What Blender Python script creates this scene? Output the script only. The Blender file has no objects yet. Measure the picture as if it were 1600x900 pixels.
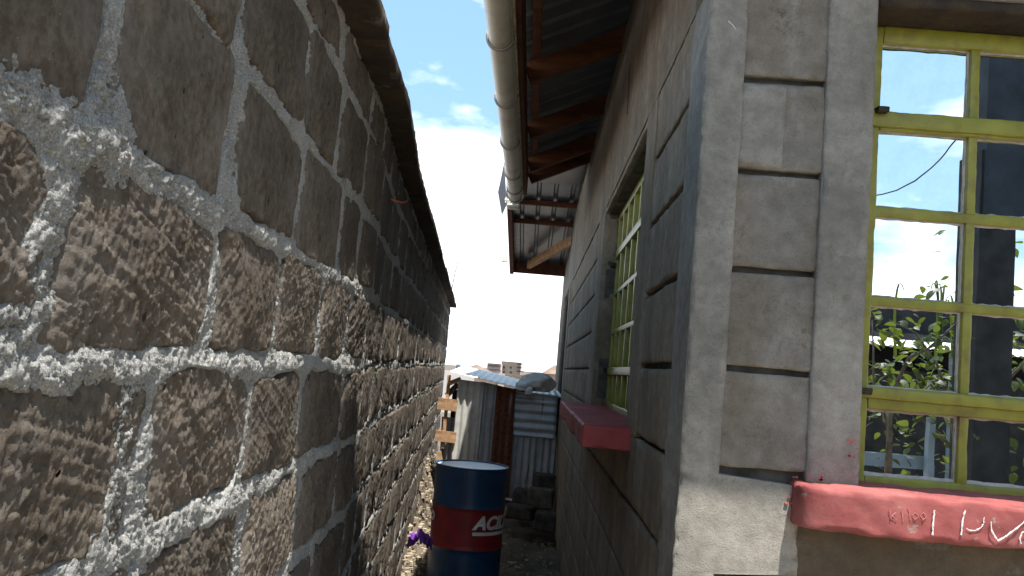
import bpy, math, random
import numpy as np
from mathutils import Vector, Matrix
random.seed(7)
S = bpy.context.scene
C = S.collection
rad = math.radians

# ------------------------------------------------------------------ camera
# +Y runs down the passage along the house, +Z is up, the eye is 1.6 m above the ground.
F = 1300.0                                   # focal length in pixels of a 1600 px wide picture
_dY = np.array([30.0, -128.0, F])
_b = -(_dY[0]*0.086 + _dY[1])/F
_Z = np.array([0.086, 1.0, _b]); _Z /= np.linalg.norm(_Z)
_Y = _dY/np.linalg.norm(_dY)
_X = np.cross(_Z, _Y)
if _X[0] < 0: _X = -_X
M3 = np.array([_X, _Y, _Z])
EYE = np.array([0, 0, 1.6])
def at(px, py, Y):                           # point at depth Y seen at a photo pixel
    r = M3 @ np.array([px-800, 450-py, F]); return EYE + r*(Y/r[1])
cd = bpy.data.cameras.new('camera'); cam = bpy.data.objects.new('camera', cd); C.objects.link(cam)
cd.sensor_width = 36; cd.lens = 36*F/1600; cd.clip_start = 0.02; cd.clip_end = 3000
R = Matrix(((M3[0][0], M3[0][1], -M3[0][2]), (M3[1][0], M3[1][1], -M3[1][2]), (M3[2][0], M3[2][1], -M3[2][2])))
cam.matrix_world = Matrix.Translation(Vector(EYE)) @ R.to_4x4()
S.camera = cam
S.view_settings.view_transform = 'Standard'; S.view_settings.look = 'None'
S.view_settings.exposure = 1.0; S.view_settings.gamma = 1

# ------------------------------------------------------------------ sky and sun
SUN = Vector((0.15, -0.30, 1.0)).normalized()          # towards the sun
el = math.asin(SUN.z); az = math.atan2(SUN.x, SUN.y)
W = bpy.data.worlds.new('World'); S.world = W; W.use_nodes = True
nt = W.node_tree; nt.nodes.clear()
def wn(t, **k):
    n = nt.nodes.new(t)
    for a, v in k.items(): setattr(n, a, v)
    return n
out = wn('ShaderNodeOutputWorld'); bg = wn('ShaderNodeBackground')
sky = wn('ShaderNodeTexSky', sky_type='NISHITA', sun_disc=False, sun_elevation=el, sun_rotation=az)
sky.dust_density = 1.6; sky.ozone_density = 1.5
tc = wn('ShaderNodeTexCoord'); sep = wn('ShaderNodeSeparateXYZ')
nt.links.new(tc.outputs['Generated'], sep.inputs[0])
mp = wn('ShaderNodeMapping'); mp.inputs['Scale'].default_value = (1, 1, 2.6)
nt.links.new(tc.outputs['Generated'], mp.inputs[0])
nz = wn('ShaderNodeTexNoise'); nz.inputs['Scale'].default_value = 2.6; nz.inputs['Detail'].default_value = 9; nz.inputs['Roughness'].default_value = .52
mp.inputs['Location'].default_value = (0.3, 0.9, 0.2)
nt.links.new(mp.outputs[0], nz.inputs['Vector'])
# cloud cover: banks near the horizon, thinning out upwards
cov = wn('ShaderNodeMapRange'); cov.inputs['From Min'].default_value = 0.07; cov.inputs['From Max'].default_value = 0.38
cov.inputs['To Min'].default_value = 0.30; cov.inputs['To Max'].default_value = -0.10
nt.links.new(sep.outputs['Z'], cov.inputs['Value'])
ad = wn('ShaderNodeMath', operation='ADD'); nt.links.new(nz.outputs['Fac'], ad.inputs[0]); nt.links.new(cov.outputs[0], ad.inputs[1])
cr = wn('ShaderNodeValToRGB'); cr.color_ramp.elements[0].position = .56; cr.color_ramp.elements[1].position = .66
nt.links.new(ad.outputs[0], cr.inputs[0])
mx = wn('ShaderNodeMixRGB'); mx.inputs[2].default_value = (10.5, 10.9, 11.6, 1)
hz = wn('ShaderNodeMixRGB'); hz.inputs[0].default_value = .38; hz.inputs[2].default_value = (3.4, 6.3, 8.5, 1); nt.links.new(sky.outputs[0], hz.inputs[1])
nt.links.new(cr.outputs[0], mx.inputs[0]); nt.links.new(hz.outputs[0], mx.inputs[1])
nt.links.new(mx.outputs[0], bg.inputs[0]); bg.inputs[1].default_value = 0.10
nt.links.new(bg.outputs[0], out.inputs[0])
sd = bpy.data.lights.new('sun', 'SUN'); sd.energy = 5.0; sd.angle = rad(.53); sd.color = (1, .945, .86)
so = bpy.data.objects.new('sun', sd); C.objects.link(so)
so.rotation_euler = SUN.to_track_quat('Z', 'Y').to_euler(); so.location = (0, 0, 8)

# ------------------------------------------------------------------ noise and mesh helpers
def _hash(i, j, k, seed):
    h = (i.astype(np.int64)*374761393 + j.astype(np.int64)*668265263 + k.astype(np.int64)*2147483647 + seed*1274126177) & 0xffffffff
    h = ((h ^ (h >> 13))*1274126177) & 0xffffffff
    h = ((h ^ (h >> 16))*2246822519) & 0xffffffff
    return ((h ^ (h >> 15)) & 0xffff)/65535.0
def vnoise(x, y, z, seed=0):
    xi = np.floor(x); yi = np.floor(y); zi = np.floor(z)
    fx = x-xi; fy = y-yi; fz = z-zi
    fx = fx*fx*(3-2*fx); fy = fy*fy*(3-2*fy); fz = fz*fz*(3-2*fz)
    r = 0
    for a in (0, 1):
        for b in (0, 1):
            for c in (0, 1):
                w = (fx if a else 1-fx)*(fy if b else 1-fy)*(fz if c else 1-fz)
                r = r + w*_hash(xi+a, yi+b, zi+c, seed)
    return r*2-1
def fbm(x, y, z, o=4, seed=0, g=.5):
    r = 0; a = 1
    for i in range(o):
        r = r + a*vnoise(x, y, z, seed+i*17); x = x*2.03; y = y*2.03; z = z*2.03; a *= g
    return r
def sstep(a, b, x):
    t = np.clip((x-a)/(b-a), 0, 1); return t*t*(3-2*t)

def wloc(p):
    v = Vector((0, 0, 0))
    while p is not None: v = v + p.location; p = p.parent
    return v
def link(name, verts, faces, mat, parent=None, smooth=True, origin=None):
    o0 = wloc(parent) if parent is not None else Vector((0, 0, 0))
    loc = Vector(origin)-o0 if origin is not None else Vector((0, 0, 0))
    V = np.asarray(verts, dtype=np.float64).reshape(-1, 3) - np.array(o0+loc)
    me = bpy.data.meshes.new(name)
    if isinstance(faces, np.ndarray):
        n = len(faces); me.vertices.add(len(V)); me.vertices.foreach_set('co', V.ravel())
        me.loops.add(n*4); me.loops.foreach_set('vertex_index', faces.ravel().astype(np.int32))
        me.polygons.add(n); me.polygons.foreach_set('loop_start', np.arange(0, n*4, 4, dtype=np.int32))
        me.polygons.foreach_set('loop_total', np.full(n, 4, dtype=np.int32)); me.update(calc_edges=True)
    else:
        me.from_pydata(V.tolist(), [], faces); me.update()
    me.polygons.foreach_set('use_smooth', [smooth]*len(me.polygons))
    me.materials.append(mat)
    o = bpy.data.objects.new(name, me); C.objects.link(o); o.location = loc
    if parent is not None: o.parent = parent
    return o
def tag(o, label=None, cat=None, group=None, kind=None):
    if label: o['label'] = label
    if cat: o['category'] = cat
    if group: o['group'] = group
    if kind: o['kind'] = kind
    return o
def thing(name, loc, label, cat, group=None):
    o = bpy.data.objects.new(name, None); C.objects.link(o); o.location = loc; o.empty_display_size = .1
    return tag(o, label, cat, group)
def gridf(nu, nv, off=0):
    i = np.arange(nu-1)[:, None]*nv + np.arange(nv-1)[None, :]
    return np.stack([i, i+nv, i+nv+1, i+1], -1).reshape(-1, 4)+off
class MB:                                                # collects verts and faces
    def __init__(s): s.v = []; s.f = []; s.n = 0
    def add(s, v, f):
        v = np.asarray(v, float).reshape(-1, 3)
        s.f += [tuple(int(q)+s.n for q in t) for t in f]; s.v.append(v); s.n += len(v); return s
    def build(s, name, mat, parent=None, smooth=False, origin=None):
        return link(name, np.concatenate(s.v), s.f, mat, parent, smooth, origin)
def box(a, b):
    (x0, y0, z0), (x1, y1, z1) = a, b
    v = [(x0, y0, z0), (x1, y0, z0), (x1, y1, z0), (x0, y1, z0), (x0, y0, z1), (x1, y0, z1), (x1, y1, z1), (x0, y1, z1)]
    return v, [(0, 3, 2, 1), (4, 5, 6, 7), (0, 1, 5, 4), (1, 2, 6, 5), (2, 3, 7, 6), (3, 0, 4, 7)]
def rbox(a, b, res=.02, r=.004, amp=.0015, sc=25, seed=0, low=0, lsc=5, edge=0, esc=30):
    """rounded box with worn edges and an uneven surface; returns verts, quads(np)"""
    a = np.array(a, float); b = np.array(b, float); d = b-a
    def axis(n):
        m = max(1, int(round((d[n]-2*r)/res)))
        return np.concatenate([[a[n], a[n]+r*.4], np.linspace(a[n]+r, b[n]-r, m+1), [b[n]-r*.4, b[n]]])
    A = [axis(0), axis(1), axis(2)]
    vs = []; fs = []; off = 0
    for n in range(3):
        p, q = [(1, 2), (2, 0), (0, 1)][n]
        for side in (0, 1):
            U, Vv = np.meshgrid(A[p], A[q], indexing='ij')
            P = np.zeros(U.shape+(3,)); P[..., p] = U; P[..., q] = Vv; P[..., n] = b[n] if side else a[n]
            f = gridf(len(A[p]), len(A[q]), off)
            if not side: f = f[:, ::-1]
            vs.append(P.reshape(-1, 3)); fs.append(f); off += U.size
    V = np.concatenate(vs); Fc = np.concatenate(fs)
    key = np.round(V/1e-6).astype(np.int64)
    _, idx, inv = np.unique(key, axis=0, return_index=True, return_inverse=True)
    inv = inv.ravel(); V = V[idx]; Fc = inv[Fc]
    core = np.clip(V, a+r, b-r); D = V-core; L = np.linalg.norm(D, axis=1)[:, None]+1e-9
    N = D/L
    cornerness = np.clip((np.count_nonzero(np.abs(D) > 1e-7, axis=1)-1), 0, 1)
    V2 = core + N*r
    h = amp*fbm(V[:, 0]*sc, V[:, 1]*sc, V[:, 2]*sc, 4, seed)
    if low: h = h+low*fbm(V[:, 0]*lsc, V[:, 1]*lsc, V[:, 2]*lsc, 2, seed+5)
    if edge: h = h-edge*cornerness*np.clip(fbm(V[:, 0]*esc, V[:, 1]*esc, V[:, 2]*esc, 3, seed+9)+.1, 0, 1)
    return V2+N*h[:, None], Fc
def lrbox(name, a, b, mat, parent=None, **k):
    o = k.pop('origin', None); v, f = rbox(a, b, **k); return link(name, v, f, mat, parent, True, o)
def obox(c0, c1, up, w, h):
    """box beam from c0 to c1, w wide, h high (up hint)"""
    c0 = Vector(c0); c1 = Vector(c1); d = (c1-c0).normalized(); s = d.cross(Vector(up)).normalized(); u = s.cross(d)
    v = []
    for c in (c0, c1):
        for i, j in ((-1, -1), (1, -1), (1, 1), (-1, 1)): v.append(c+s*(i*w/2)+u*(j*h/2))
    return [tuple(p) for p in v], [(0, 1, 2, 3), (7, 6, 5, 4), (0, 4, 5, 1), (1, 5, 6, 2), (2, 6, 7, 3), (3, 7, 4, 0)]
def tube(pts, r, n=8, cap=True):
    pts = [Vector(p) for p in pts]; rs = r if isinstance(r, (list, tuple)) else [r]*len(pts)
    v = []; f = []; ref = Vector((0.13, .2, 1)).normalized()
    for i, p in enumerate(pts):
        d = (pts[min(i+1, len(pts)-1)]-pts[max(i-1, 0)]).normalized()
        s = d.cross(ref)
        if s.length < .05: s = d.cross(Vector((1, 0, 0)))
        s.normalize(); u = s.cross(d)
        for k in range(n):
            a = 2*math.pi*k/n; v.append(tuple(p+(s*math.cos(a)+u*math.sin(a))*rs[i]))
    for i in range(len(pts)-1):
        for k in range(n):
            a = i*n+k; b = i*n+(k+1) % n; f.append((a, b, b+n, a+n))
    if cap: f.append(tuple(range(n-1, -1, -1))); f.append(tuple((len(pts)-1)*n+k for k in range(n)))
    return v, f
def lathe(prof, c, n=64):
    v = []; f = []
    for r, z in prof:
        for k in range(n):
            a = 2*math.pi*k/n; v.append((c[0]+r*math.cos(a), c[1]+r*math.sin(a), c[2]+z))
    for i in range(len(prof)-1):
        for k in range(n):
            a = i*n+k; b = i*n+(k+1) % n; f.append((a, b, b+n, a+n))
    return v, f
def surf(fn, nu, nv, th=0, tdir=None):
    """grid surface fn(u,v arrays in 0..1) -> xyz arrays; th gives a real thickness"""
    U, V = np.meshgrid(np.linspace(0, 1, nu), np.linspace(0, 1, nv), indexing='ij')
    P = np.stack(fn(U, V), -1).reshape(-1, 3); f = gridf(nu, nv)
    if not th: return P, f
    n = nu*nv; P2 = P-np.array(tdir, float)*th
    f2 = gridf(nu, nv, n)[:, ::-1]; e = []
    for i in range(nu-1):
        a = i*nv; b = (i+1)*nv; e.append((a, a+n, b+n, b)); a += nv-1; b += nv-1; e.append((a, b, b+n, a+n))
    for j in range(nv-1):
        a = j; b = j+1; e.append((a, b, b+n, a+n)); a += (nu-1)*nv; b += (nu-1)*nv; e.append((a, a+n, b+n, b))
    return np.concatenate([P, P2]), np.concatenate([f, f2, np.array(e)])

# ------------------------------------------------------------------ materials
def newmat(name):
    m = bpy.data.materials.new(name); m.use_nodes = True
    t = m.node_tree; p = t.nodes['Principled BSDF']; return m, t, p
def N(t, ty, **k):
    n = t.nodes.new(ty)
    for a, v in k.items():
        if a.startswith('_'): n.inputs[a[1:].replace('_', ' ')].default_value = v
        else: setattr(n, a, v)
    return n
def noise(t, co, scale, detail=6, rough=.55, stretch=None, loc=(0, 0, 0)):
    mp = N(t, 'ShaderNodeMapping'); mp.inputs['Location'].default_value = loc
    if stretch: mp.inputs['Scale'].default_value = stretch
    t.links.new(co, mp.inputs[0])
    n = N(t, 'ShaderNodeTexNoise'); n.inputs['Scale'].default_value = scale; n.inputs['Detail'].default_value = detail; n.inputs['Roughness'].default_value = rough
    t.links.new(mp.outputs[0], n.inputs['Vector']); return n.outputs['Fac']
def ramp(t, fac, p0, p1, c0=(0, 0, 0, 1), c1=(1, 1, 1, 1)):
    r = N(t, 'ShaderNodeValToRGB'); e = r.color_ramp.elements; e[0].position = p0; e[1].position = p1; e[0].color = c0; e[1].color = c1
    t.links.new(fac, r.inputs[0]); return r.outputs[0]
def mix(t, fac, a, b, mode='MIX'):
    m = N(t, 'ShaderNodeMixRGB', blend_type=mode)
    for i, x in ((0, fac), (1, a), (2, b)):
        if isinstance(x, (tuple, list)): m.inputs[i].default_value = tuple(x)+((1,) if len(x) == 3 else ())
        elif isinstance(x, (int, float)): m.inputs[i].default_value = x
        else: t.links.new(x, m.inputs[i])
    return m.outputs[0]
def bump(t, p, h, strength=.5, dist=.003, prev=None):
    b = N(t, 'ShaderNodeBump'); b.inputs['Strength'].default_value = strength; b.inputs['Distance'].default_value = dist
    t.links.new(h, b.inputs['Height'])
    if prev is not None: t.links.new(prev, b.inputs['Normal'])
    t.links.new(b.outputs[0], p.inputs['Normal']); return b.outputs[0]
def simple(name, c, rough=.7, var=.25, scale=20, bs=.3, bd=.002, bscale=120, metal=0, stretch=None, spec=.3, dirt=None, dscale=6, rnd=.0):
    m, t, p = newmat(name); co = N(t, 'ShaderNodeTexCoord').outputs['Object']
    n = noise(t, co, scale, stretch=stretch)
    c0 = tuple(x*(1-var) for x in c); c1 = tuple(min(1, x*(1+var)) for x in c)
    col = ramp(t, n, .32, .68, c0+(1,), c1+(1,))
    if dirt:
        d = ramp(t, noise(t, co, dscale, 8, .65, loc=(3, 1, 7)), .5, .72)
        col = mix(t, d, col, dirt)
    if rnd:
        oi = N(t, 'ShaderNodeObjectInfo'); mr = N(t, 'ShaderNodeMapRange'); mr.inputs['To Min'].default_value = 1-rnd; mr.inputs['To Max'].default_value = 1+rnd
        t.links.new(oi.outputs['Random'], mr.inputs['Value'])
        cc = N(t, 'ShaderNodeCombineXYZ')
        for i in range(3): t.links.new(mr.outputs[0], cc.inputs[i])
        col = mix(t, 1, col, cc.outputs[0], 'MULTIPLY')
    t.links.new(col, p.inputs['Base Color']); p.inputs['Roughness'].default_value = rough; p.inputs['Metallic'].default_value = metal
    p.inputs['Specular IOR Level'].default_value = spec
    if bs: bump(t, p, noise(t, co, bscale, 5, .6, stretch=stretch), bs, bd)
    return m

def stone_mat():
    m, t, p = newmat('quarry_stone'); co = N(t, 'ShaderNodeTexCoord').outputs['Object']
    n1 = noise(t, co, 9, 7, .6); n2 = noise(t, co, 60, 6, .65)
    col = ramp(t, n1, .3, .72, (.118, .099, .079, 1), (.262, .228, .188, 1))
    col = mix(t, ramp(t, n2, .40, .62), mix(t, 1, col, (.62, .58, .55), 'MULTIPLY'), col)
    gr = ramp(t, noise(t, co, 5, 6, .6, loc=(5, 2, 1)), .46, .68)
    col = mix(t, gr, col, mix(t, .65, col, (.22, .205, .19)))
    oi = N(t, 'ShaderNodeObjectInfo'); mr = N(t, 'ShaderNodeMapRange'); mr.inputs['To Min'].default_value = .8; mr.inputs['To Max'].default_value = 1.2
    t.links.new(oi.outputs['Random'], mr.inputs['Value']); cc = N(t, 'ShaderNodeCombineXYZ')
    for i in range(3): t.links.new(mr.outputs[0], cc.inputs[i])
    col = mix(t, 1, col, cc.outputs[0], 'MULTIPLY')
    pits = ramp(t, noise(t, co, 38, 2, .5, loc=(1, 9, 4)), .25, .29)
    col = mix(t, pits, (.05, .045, .04), col)
    sp = ramp(t, noise(t, co, 170, 3, .6, loc=(8, 9, 4)), .68, .76)
    col = mix(t, sp, col, (.40, .36, .31))
    t.links.new(col, p.inputs['Base Color']); p.inputs['Roughness'].default_value = .97; p.inputs['Specular IOR Level'].default_value = .12
    b1 = bump(t, p, noise(t, co, 90, 8, .75), 1, .010)
    bump(t, p, noise(t, co, 420, 4, .6), .6, .0016, b1)
    return m
def mortar_mat():
    m, t, p = newmat('cement_mortar'); co = N(t, 'ShaderNodeTexCoord').outputs['Object']
    col = ramp(t, noise(t, co, 14, 6, .6), .3, .7, (.44, .44, .425, 1), (.68, .68, .66, 1))
    g = noise(t, co, 330, 3, .7)
    col = mix(t, ramp(t, g, .36, .62), mix(t, 1, col, (.55, .55, .54), 'MULTIPLY'), col)
    sp = ramp(t, noise(t, co, 220, 2, .5, loc=(4, 4, 4)), .60, .68)
    col = mix(t, sp, col, (.66, .66, .64))
    t.links.new(col, p.inputs['Base Color']); p.inputs['Roughness'].default_value = .95; p.inputs['Specular IOR Level'].default_value = .15
    b1 = bump(t, p, noise(t, co, 120, 7, .75), 1, .016)
    bump(t, p, g, .8, .003, b1)
    return m
def plaster_mat(name, c, brown=0, rough_amt=.28, dark=.5):
    m, t, p = newmat(name); co = N(t, 'ShaderNodeTexCoord').outputs['Object']
    col = ramp(t, noise(t, co, 3.2, 8, .6), .3, .7, tuple(x*.66 for x in c)+(1,), tuple(x*1.24 for x in c)+(1,))
    col = mix(t, ramp(t, noise(t, co, 26, 8, .65, loc=(2, 6, 1)), .38, .68), mix(t, 1, col, (.72, .71, .70), 'MULTIPLY'), col)
    # pale cement bloom and brown dust
    col = mix(t, ramp(t, noise(t, co, 7, 6, .6, loc=(9, 1, 3)), .60, .74), col, mix(t, .40, col, (.50, .49, .46)))
    if brown:
        st = noise(t, co, 5, 7, .6, stretch=(1.6, 1.6, .28), loc=(1, 3, 0))
        col = mix(t, ramp(t, st, .42, .66), col, mix(t, brown, col, (.15, .105, .055)))
    mild = noise(t, co, 70, 8, .78, loc=(7, 7, 2)); area = ramp(t, noise(t, co, 5.5, 5, .6, loc=(6, 3, 9)), .47, .70)
    col = mix(t, mix(t, 1, ramp(t, mild, .48, .66), area, 'MULTIPLY'), col, mix(t, dark, col, (.05, .048, .042)))
    t.links.new(col, p.inputs['Base Color']); p.inputs['Roughness'].default_value = .93; p.inputs['Specular IOR Level'].default_value = .2
    b1 = bump(t, p, noise(t, co, 30, 8, .65), rough_amt, .006)
    gr_ = noise(t, co, 240, 6, .75)
    col = mix(t, ramp(t, gr_, .34, .46), mix(t, 1, col, (.66, .65, .63), 'MULTIPLY'), col)
    t.links.new(col, p.inputs['Base Color'])
    bump(t, p, gr_, .65, .0022, b1)
    return m
def glass_mat():
    m, t, p = newmat('reflective_window_glass'); co = N(t, 'ShaderNodeTexCoord').outputs['Object']
    p.inputs['Base Color'].default_value = (.012, .014, .016, 1); p.inputs['Roughness'].default_value = .03
    p.inputs['Metallic'].default_value = 0
    g = N(t, 'ShaderNodeBsdfGlossy'); g.inputs['Roughness'].default_value = .004; g.inputs['Color'].default_value = (.90, .96, 1, 1)
    mxs = N(t, 'ShaderNodeMixShader'); d = ramp(t, noise(t, co, 14, 7, .7), .45, .85, (.90, .90, .90, 1), (.74, .74, .74, 1))
    t.links.new(d, mxs.inputs[0]); t.links.new(p.outputs[0], mxs.inputs[1]); t.links.new(g.outputs[0], mxs.inputs[2])
    b = N(t, 'ShaderNodeBump'); b.inputs['Strength'].default_value = .12; b.inputs['Distance'].default_value = .0012
    t.links.new(noise(t, co, 5, 2, .5), b.inputs['Height']); t.links.new(b.outputs[0], g.inputs['Normal'])
    t.links.new(mxs.outputs[0], t.nodes['Material Output'].inputs[0])
    return m
def iron_mat(name, rust=.0, c=(.42, .45, .48), rough=.45, metal=.55):
    m, t, p = newmat(name); co = N(t, 'ShaderNodeTexCoord').outputs['Object']
    col = ramp(t, noise(t, co, 7, 7, .6), .3, .7, tuple(x*.7 for x in c)+(1,), tuple(min(1, x*1.15) for x in c)+(1,))
    st = noise(t, co, 6, 8, .65, stretch=(3, 3, .35), loc=(0, 0, 2))
    rc = ramp(t, noise(t, co, 30, 6, .6, loc=(1, 1, 5)), .35, .65, (.060, .018, .011, 1), (.15, .055, .030, 1))
    msk = ramp(t, st, .72-.45*rust, .80-.38*rust)
    col = mix(t, msk, col, rc)
    t.links.new(col, p.inputs['Base Color'])
    mm = N(t, 'ShaderNodeMath', operation='MULTIPLY_ADD'); mm.inputs[1].default_value = -metal; mm.inputs[2].default_value = metal
    t.links.new(msk, mm.inputs[0]); t.links.new(mm.outputs[0], p.inputs['Metallic'])
    rr = N(t, 'ShaderNodeMath', operation='MULTIPLY_ADD'); rr.inputs[1].default_value = .4; rr.inputs[2].default_value = rough
    t.links.new(msk, rr.inputs[0]); t.links.new(rr.outputs[0], p.inputs['Roughness'])
    bump(t, p, noise(t, co, 40, 5, .6), .25, .002)
    return m

M = {}
M['stone'] = stone_mat(); M['mortar'] = mortar_mat()
M['plaster'] = plaster_mat('grey_cement_plaster', (.335, .318, .286))
M['plaster_side'] = plaster_mat('stained_cement_plaster', (.305, .258, .200), .5, .3)
M['block'] = plaster_mat('weathered_block_face', (.300, .280, .252), .35, .8, .8)
M['apron'] = plaster_mat('shaded_brown_render', (.140, .115, .088), .4, .6)  # brown mottled render, with the sill's shadow put into its dark colour
M['groove'] = simple('groove_shade', (.10, .095, .085), .97, .4)  # shadow inside the grooves is put into this dark colour
M['olive'] = simple('olive_green_gloss_paint', (.235, .235, .030), .38, .16, 16, .35, .0015, 60, spec=.5, dirt=(.15, .11, .03), dscale=13)
M['red'] = simple('red_floor_paint', (.275, .072, .070), .8, .2, 9, .5, .002, 70, spec=.35, dirt=(.37, .135, .125), dscale=5)
M['red_dark'] = simple('deep_red_paint', (.30, .045, .055), .55, .25, 8, .5, .002, 70, spec=.35, dirt=(.24, .07, .06), dscale=7)
M['glass'] = glass_mat()
M['putty'] = simple('window_putty', (.40, .37, .36), .8, .25, 50)
M['black'] = simple('black_rusted_iron', (.035, .028, .022), .7, .5, 60)
M['timber'] = simple('treated_red_brown_timber', (.125, .048, .021), .75, .4, 9, .5, .002, 60, stretch=(.5, 2.5, 2.5), dirt=(.07, .028, .014), dscale=9, rnd=.25)
M['fascia'] = simple('fascia_timber', (.10, .035, .018), .75, .35, 8)
M['fasc_edge'] = simple('pale_raw_timber_edge', (.62, .56, .43), .85, .3, 30, dirt=(.18, .13, .08), dscale=14)
M['rawwood'] = simple('raw_orange_timber', (.44, .27, .15), .85, .35, 14, .6, .004, 70, stretch=(.4, 2, 2), dirt=(.22, .13, .07), dscale=12)
M['clip'] = simple('grey_gutter_clip', (.30, .29, .27), .5, .15, 20)
M['gutter'] = simple('white_pvc_gutter', (.60, .585, .52), .42, .10, 6, .1, .001, 60, spec=.4, dirt=(.45, .40, .30), dscale=4)
M['roofsheet'] = iron_mat('galvanised_roof_sheet', .05, (.17, .20, .235), .30, .75)
M['roof_dark'] = iron_mat('dull_dark_roof_sheet', .10, (.10, .115, .135), .5, .3)
M['iron'] = iron_mat('weathered_iron_sheet', .22, (.36, .39, .42), .5, .35)
M['iron_pale'] = iron_mat('pale_iron_sheet', .15, (.55, .55, .52), .6, .1)
M['iron_rust'] = iron_mat('rusty_iron_sheet', 1.0, (.30, .28, .27), .6, .2)
M['iron_bright'] = iron_mat('bright_iron_sheet', .0, (.93, .92, .90), .5, .3)
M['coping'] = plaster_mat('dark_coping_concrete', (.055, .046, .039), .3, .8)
M['earth'] = simple('trodden_earth', (.115, .092, .072), .97, .45, 4, 1, .02, 26, dirt=(.20, .165, .125), dscale=3)
M['rubble'] = simple('broken_stone_rubble', (.34, .29, .21), .95, .5, 14, .9, .006, 60, dirt=(.14, .115, .09), dscale=9)
M['darkrock'] = simple('dark_quarry_block', (.075, .065, .055), .95, .4, 12, .8, .006, 50, rnd=.35)
M['blue'] = simple('dark_blue_drum_paint', (.007, .052, .135), .38, .3, 9, .3, .002, 14, spec=.5, dirt=(.020, .048, .085), dscale=11)
def scuff(m, c, a, b, sc=22):
    t = m.node_tree; p = t.nodes['Principled BSDF']; co = N(t, 'ShaderNodeTexCoord').outputs['Object']; src = p.inputs['Base Color'].links[0].from_socket
    k = ramp(t, noise(t, co, sc, 9, .72, loc=(11, 4, 8)), a, b); t.links.new(mix(t, k, src, c), p.inputs['Base Color']); return m
scuff(M['blue'], (.12, .07, .045), .60, .66)
M['redband'] = simple('red_drum_paint', (.26, .013, .018), .45, .25, 9, .2, .001, 40, spec=.5, dirt=(.12, .02, .02), dscale=8)
scuff(M['redband'], (.10, .05, .035), .60, .66)
scuff(M['olive'], (.13, .085, .035), .64, .70, 30); scuff(M['red'], (.30, .24, .21), .60, .68, 26); scuff(M['gutter'], (.30, .26, .20), .60, .70, 10); scuff(M['rawwood'], (.12, .08, .05), .58, .66, 18)
M['white'] = simple('white_paint', (.72, .72, .70), .55, .12, 20)
M['lid'] = simple('pale_drum_lid', (.88, .90, .93), .35, .04, 9, .1, .001, 20, spec=.8, dirt=(.72, .73, .75), dscale=14)
M['sack'] = simple('grey_woven_sack', (.50, .49, .47), .85, .3, 12, .6, .003, 200, dirt=(.22, .20, .18), dscale=6)
M['purple'] = simple('purple_cloth', (.16, .045, .34), .8, .3, 30)
M['chalk'] = simple('white_chalk', (.75, .70, .70), 1, .15, 90, 1, .002, 300)
M['chalk_faint'] = simple('rubbed_chalk', (.46, .17, .16), 1, .15, 90)
M['leaf'] = simple('leaf_green', (.038, .062, .014), .5, .6, 4, .2, .001, 60, spec=.4, rnd=.6)
_t = M['leaf'].node_tree; _p = _t.nodes['Principled BSDF']; _tr = N(_t, 'ShaderNodeBsdfTranslucent'); _tr.inputs[0].default_value = (.15, .19, .015, 1); _mx = N(_t, 'ShaderNodeMixShader'); _mx.inputs[0].default_value = .32
_t.links.new(_p.outputs[0], _mx.inputs[1]); _t.links.new(_tr.outputs[0], _mx.inputs[2]); _t.links.new(_mx.outputs[0], _t.nodes['Material Output'].inputs[0])
M['leaf_dark'] = simple('leaf_dark_green', (.05, .095, .02), .5, .5, 4, 0, spec=.4)
M['bark'] = simple('grey_brown_bark', (.12, .095, .07), .9, .4, 20, .8, .004, 60)
M['darkwall'] = simple('dark_boarded_wall', (.03, .03, .03), .9, .4, 6)
M['porchwall'] = simple('dark_blue_grey_board', (.030, .037, .045), .85, .5, 3)
M['bluewhite'] = simple('pale_blue_painted_plank', (.22, .28, .33), .7, .15, 8)
M['brownwall'] = simple('brown_stone_wall', (.20, .145, .11), .95, .3, 1.2, .3, .02, 6)
M['cream'] = simple('cream_render', (.42, .34, .28), .9, .12, .5, 0)
M['redrender'] = simple('dull_red_render', (.34, .14, .13), .9, .15, .5, 0)
M['palerender'] = simple('pale_render', (.50, .46, .43), .9, .1, .5, 0)
M['darkglass'] = simple('dark_window', (.05, .05, .055), .4, .3, 2, 0)
M['tank'] = simple('black_water_tank', (.10, .11, .13), .6, .2, 2, 0)
M['orange'] = simple('orange_string', (.65, .17, .05), .7, .1, 30, 0)
M['cable'] = simple('black_cable', (.02, .02, .025), .6, .1, 30, 0)
M['pink'] = simple('red_paint_splash', (.50, .12, .11), .7, .2, 60)

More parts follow.
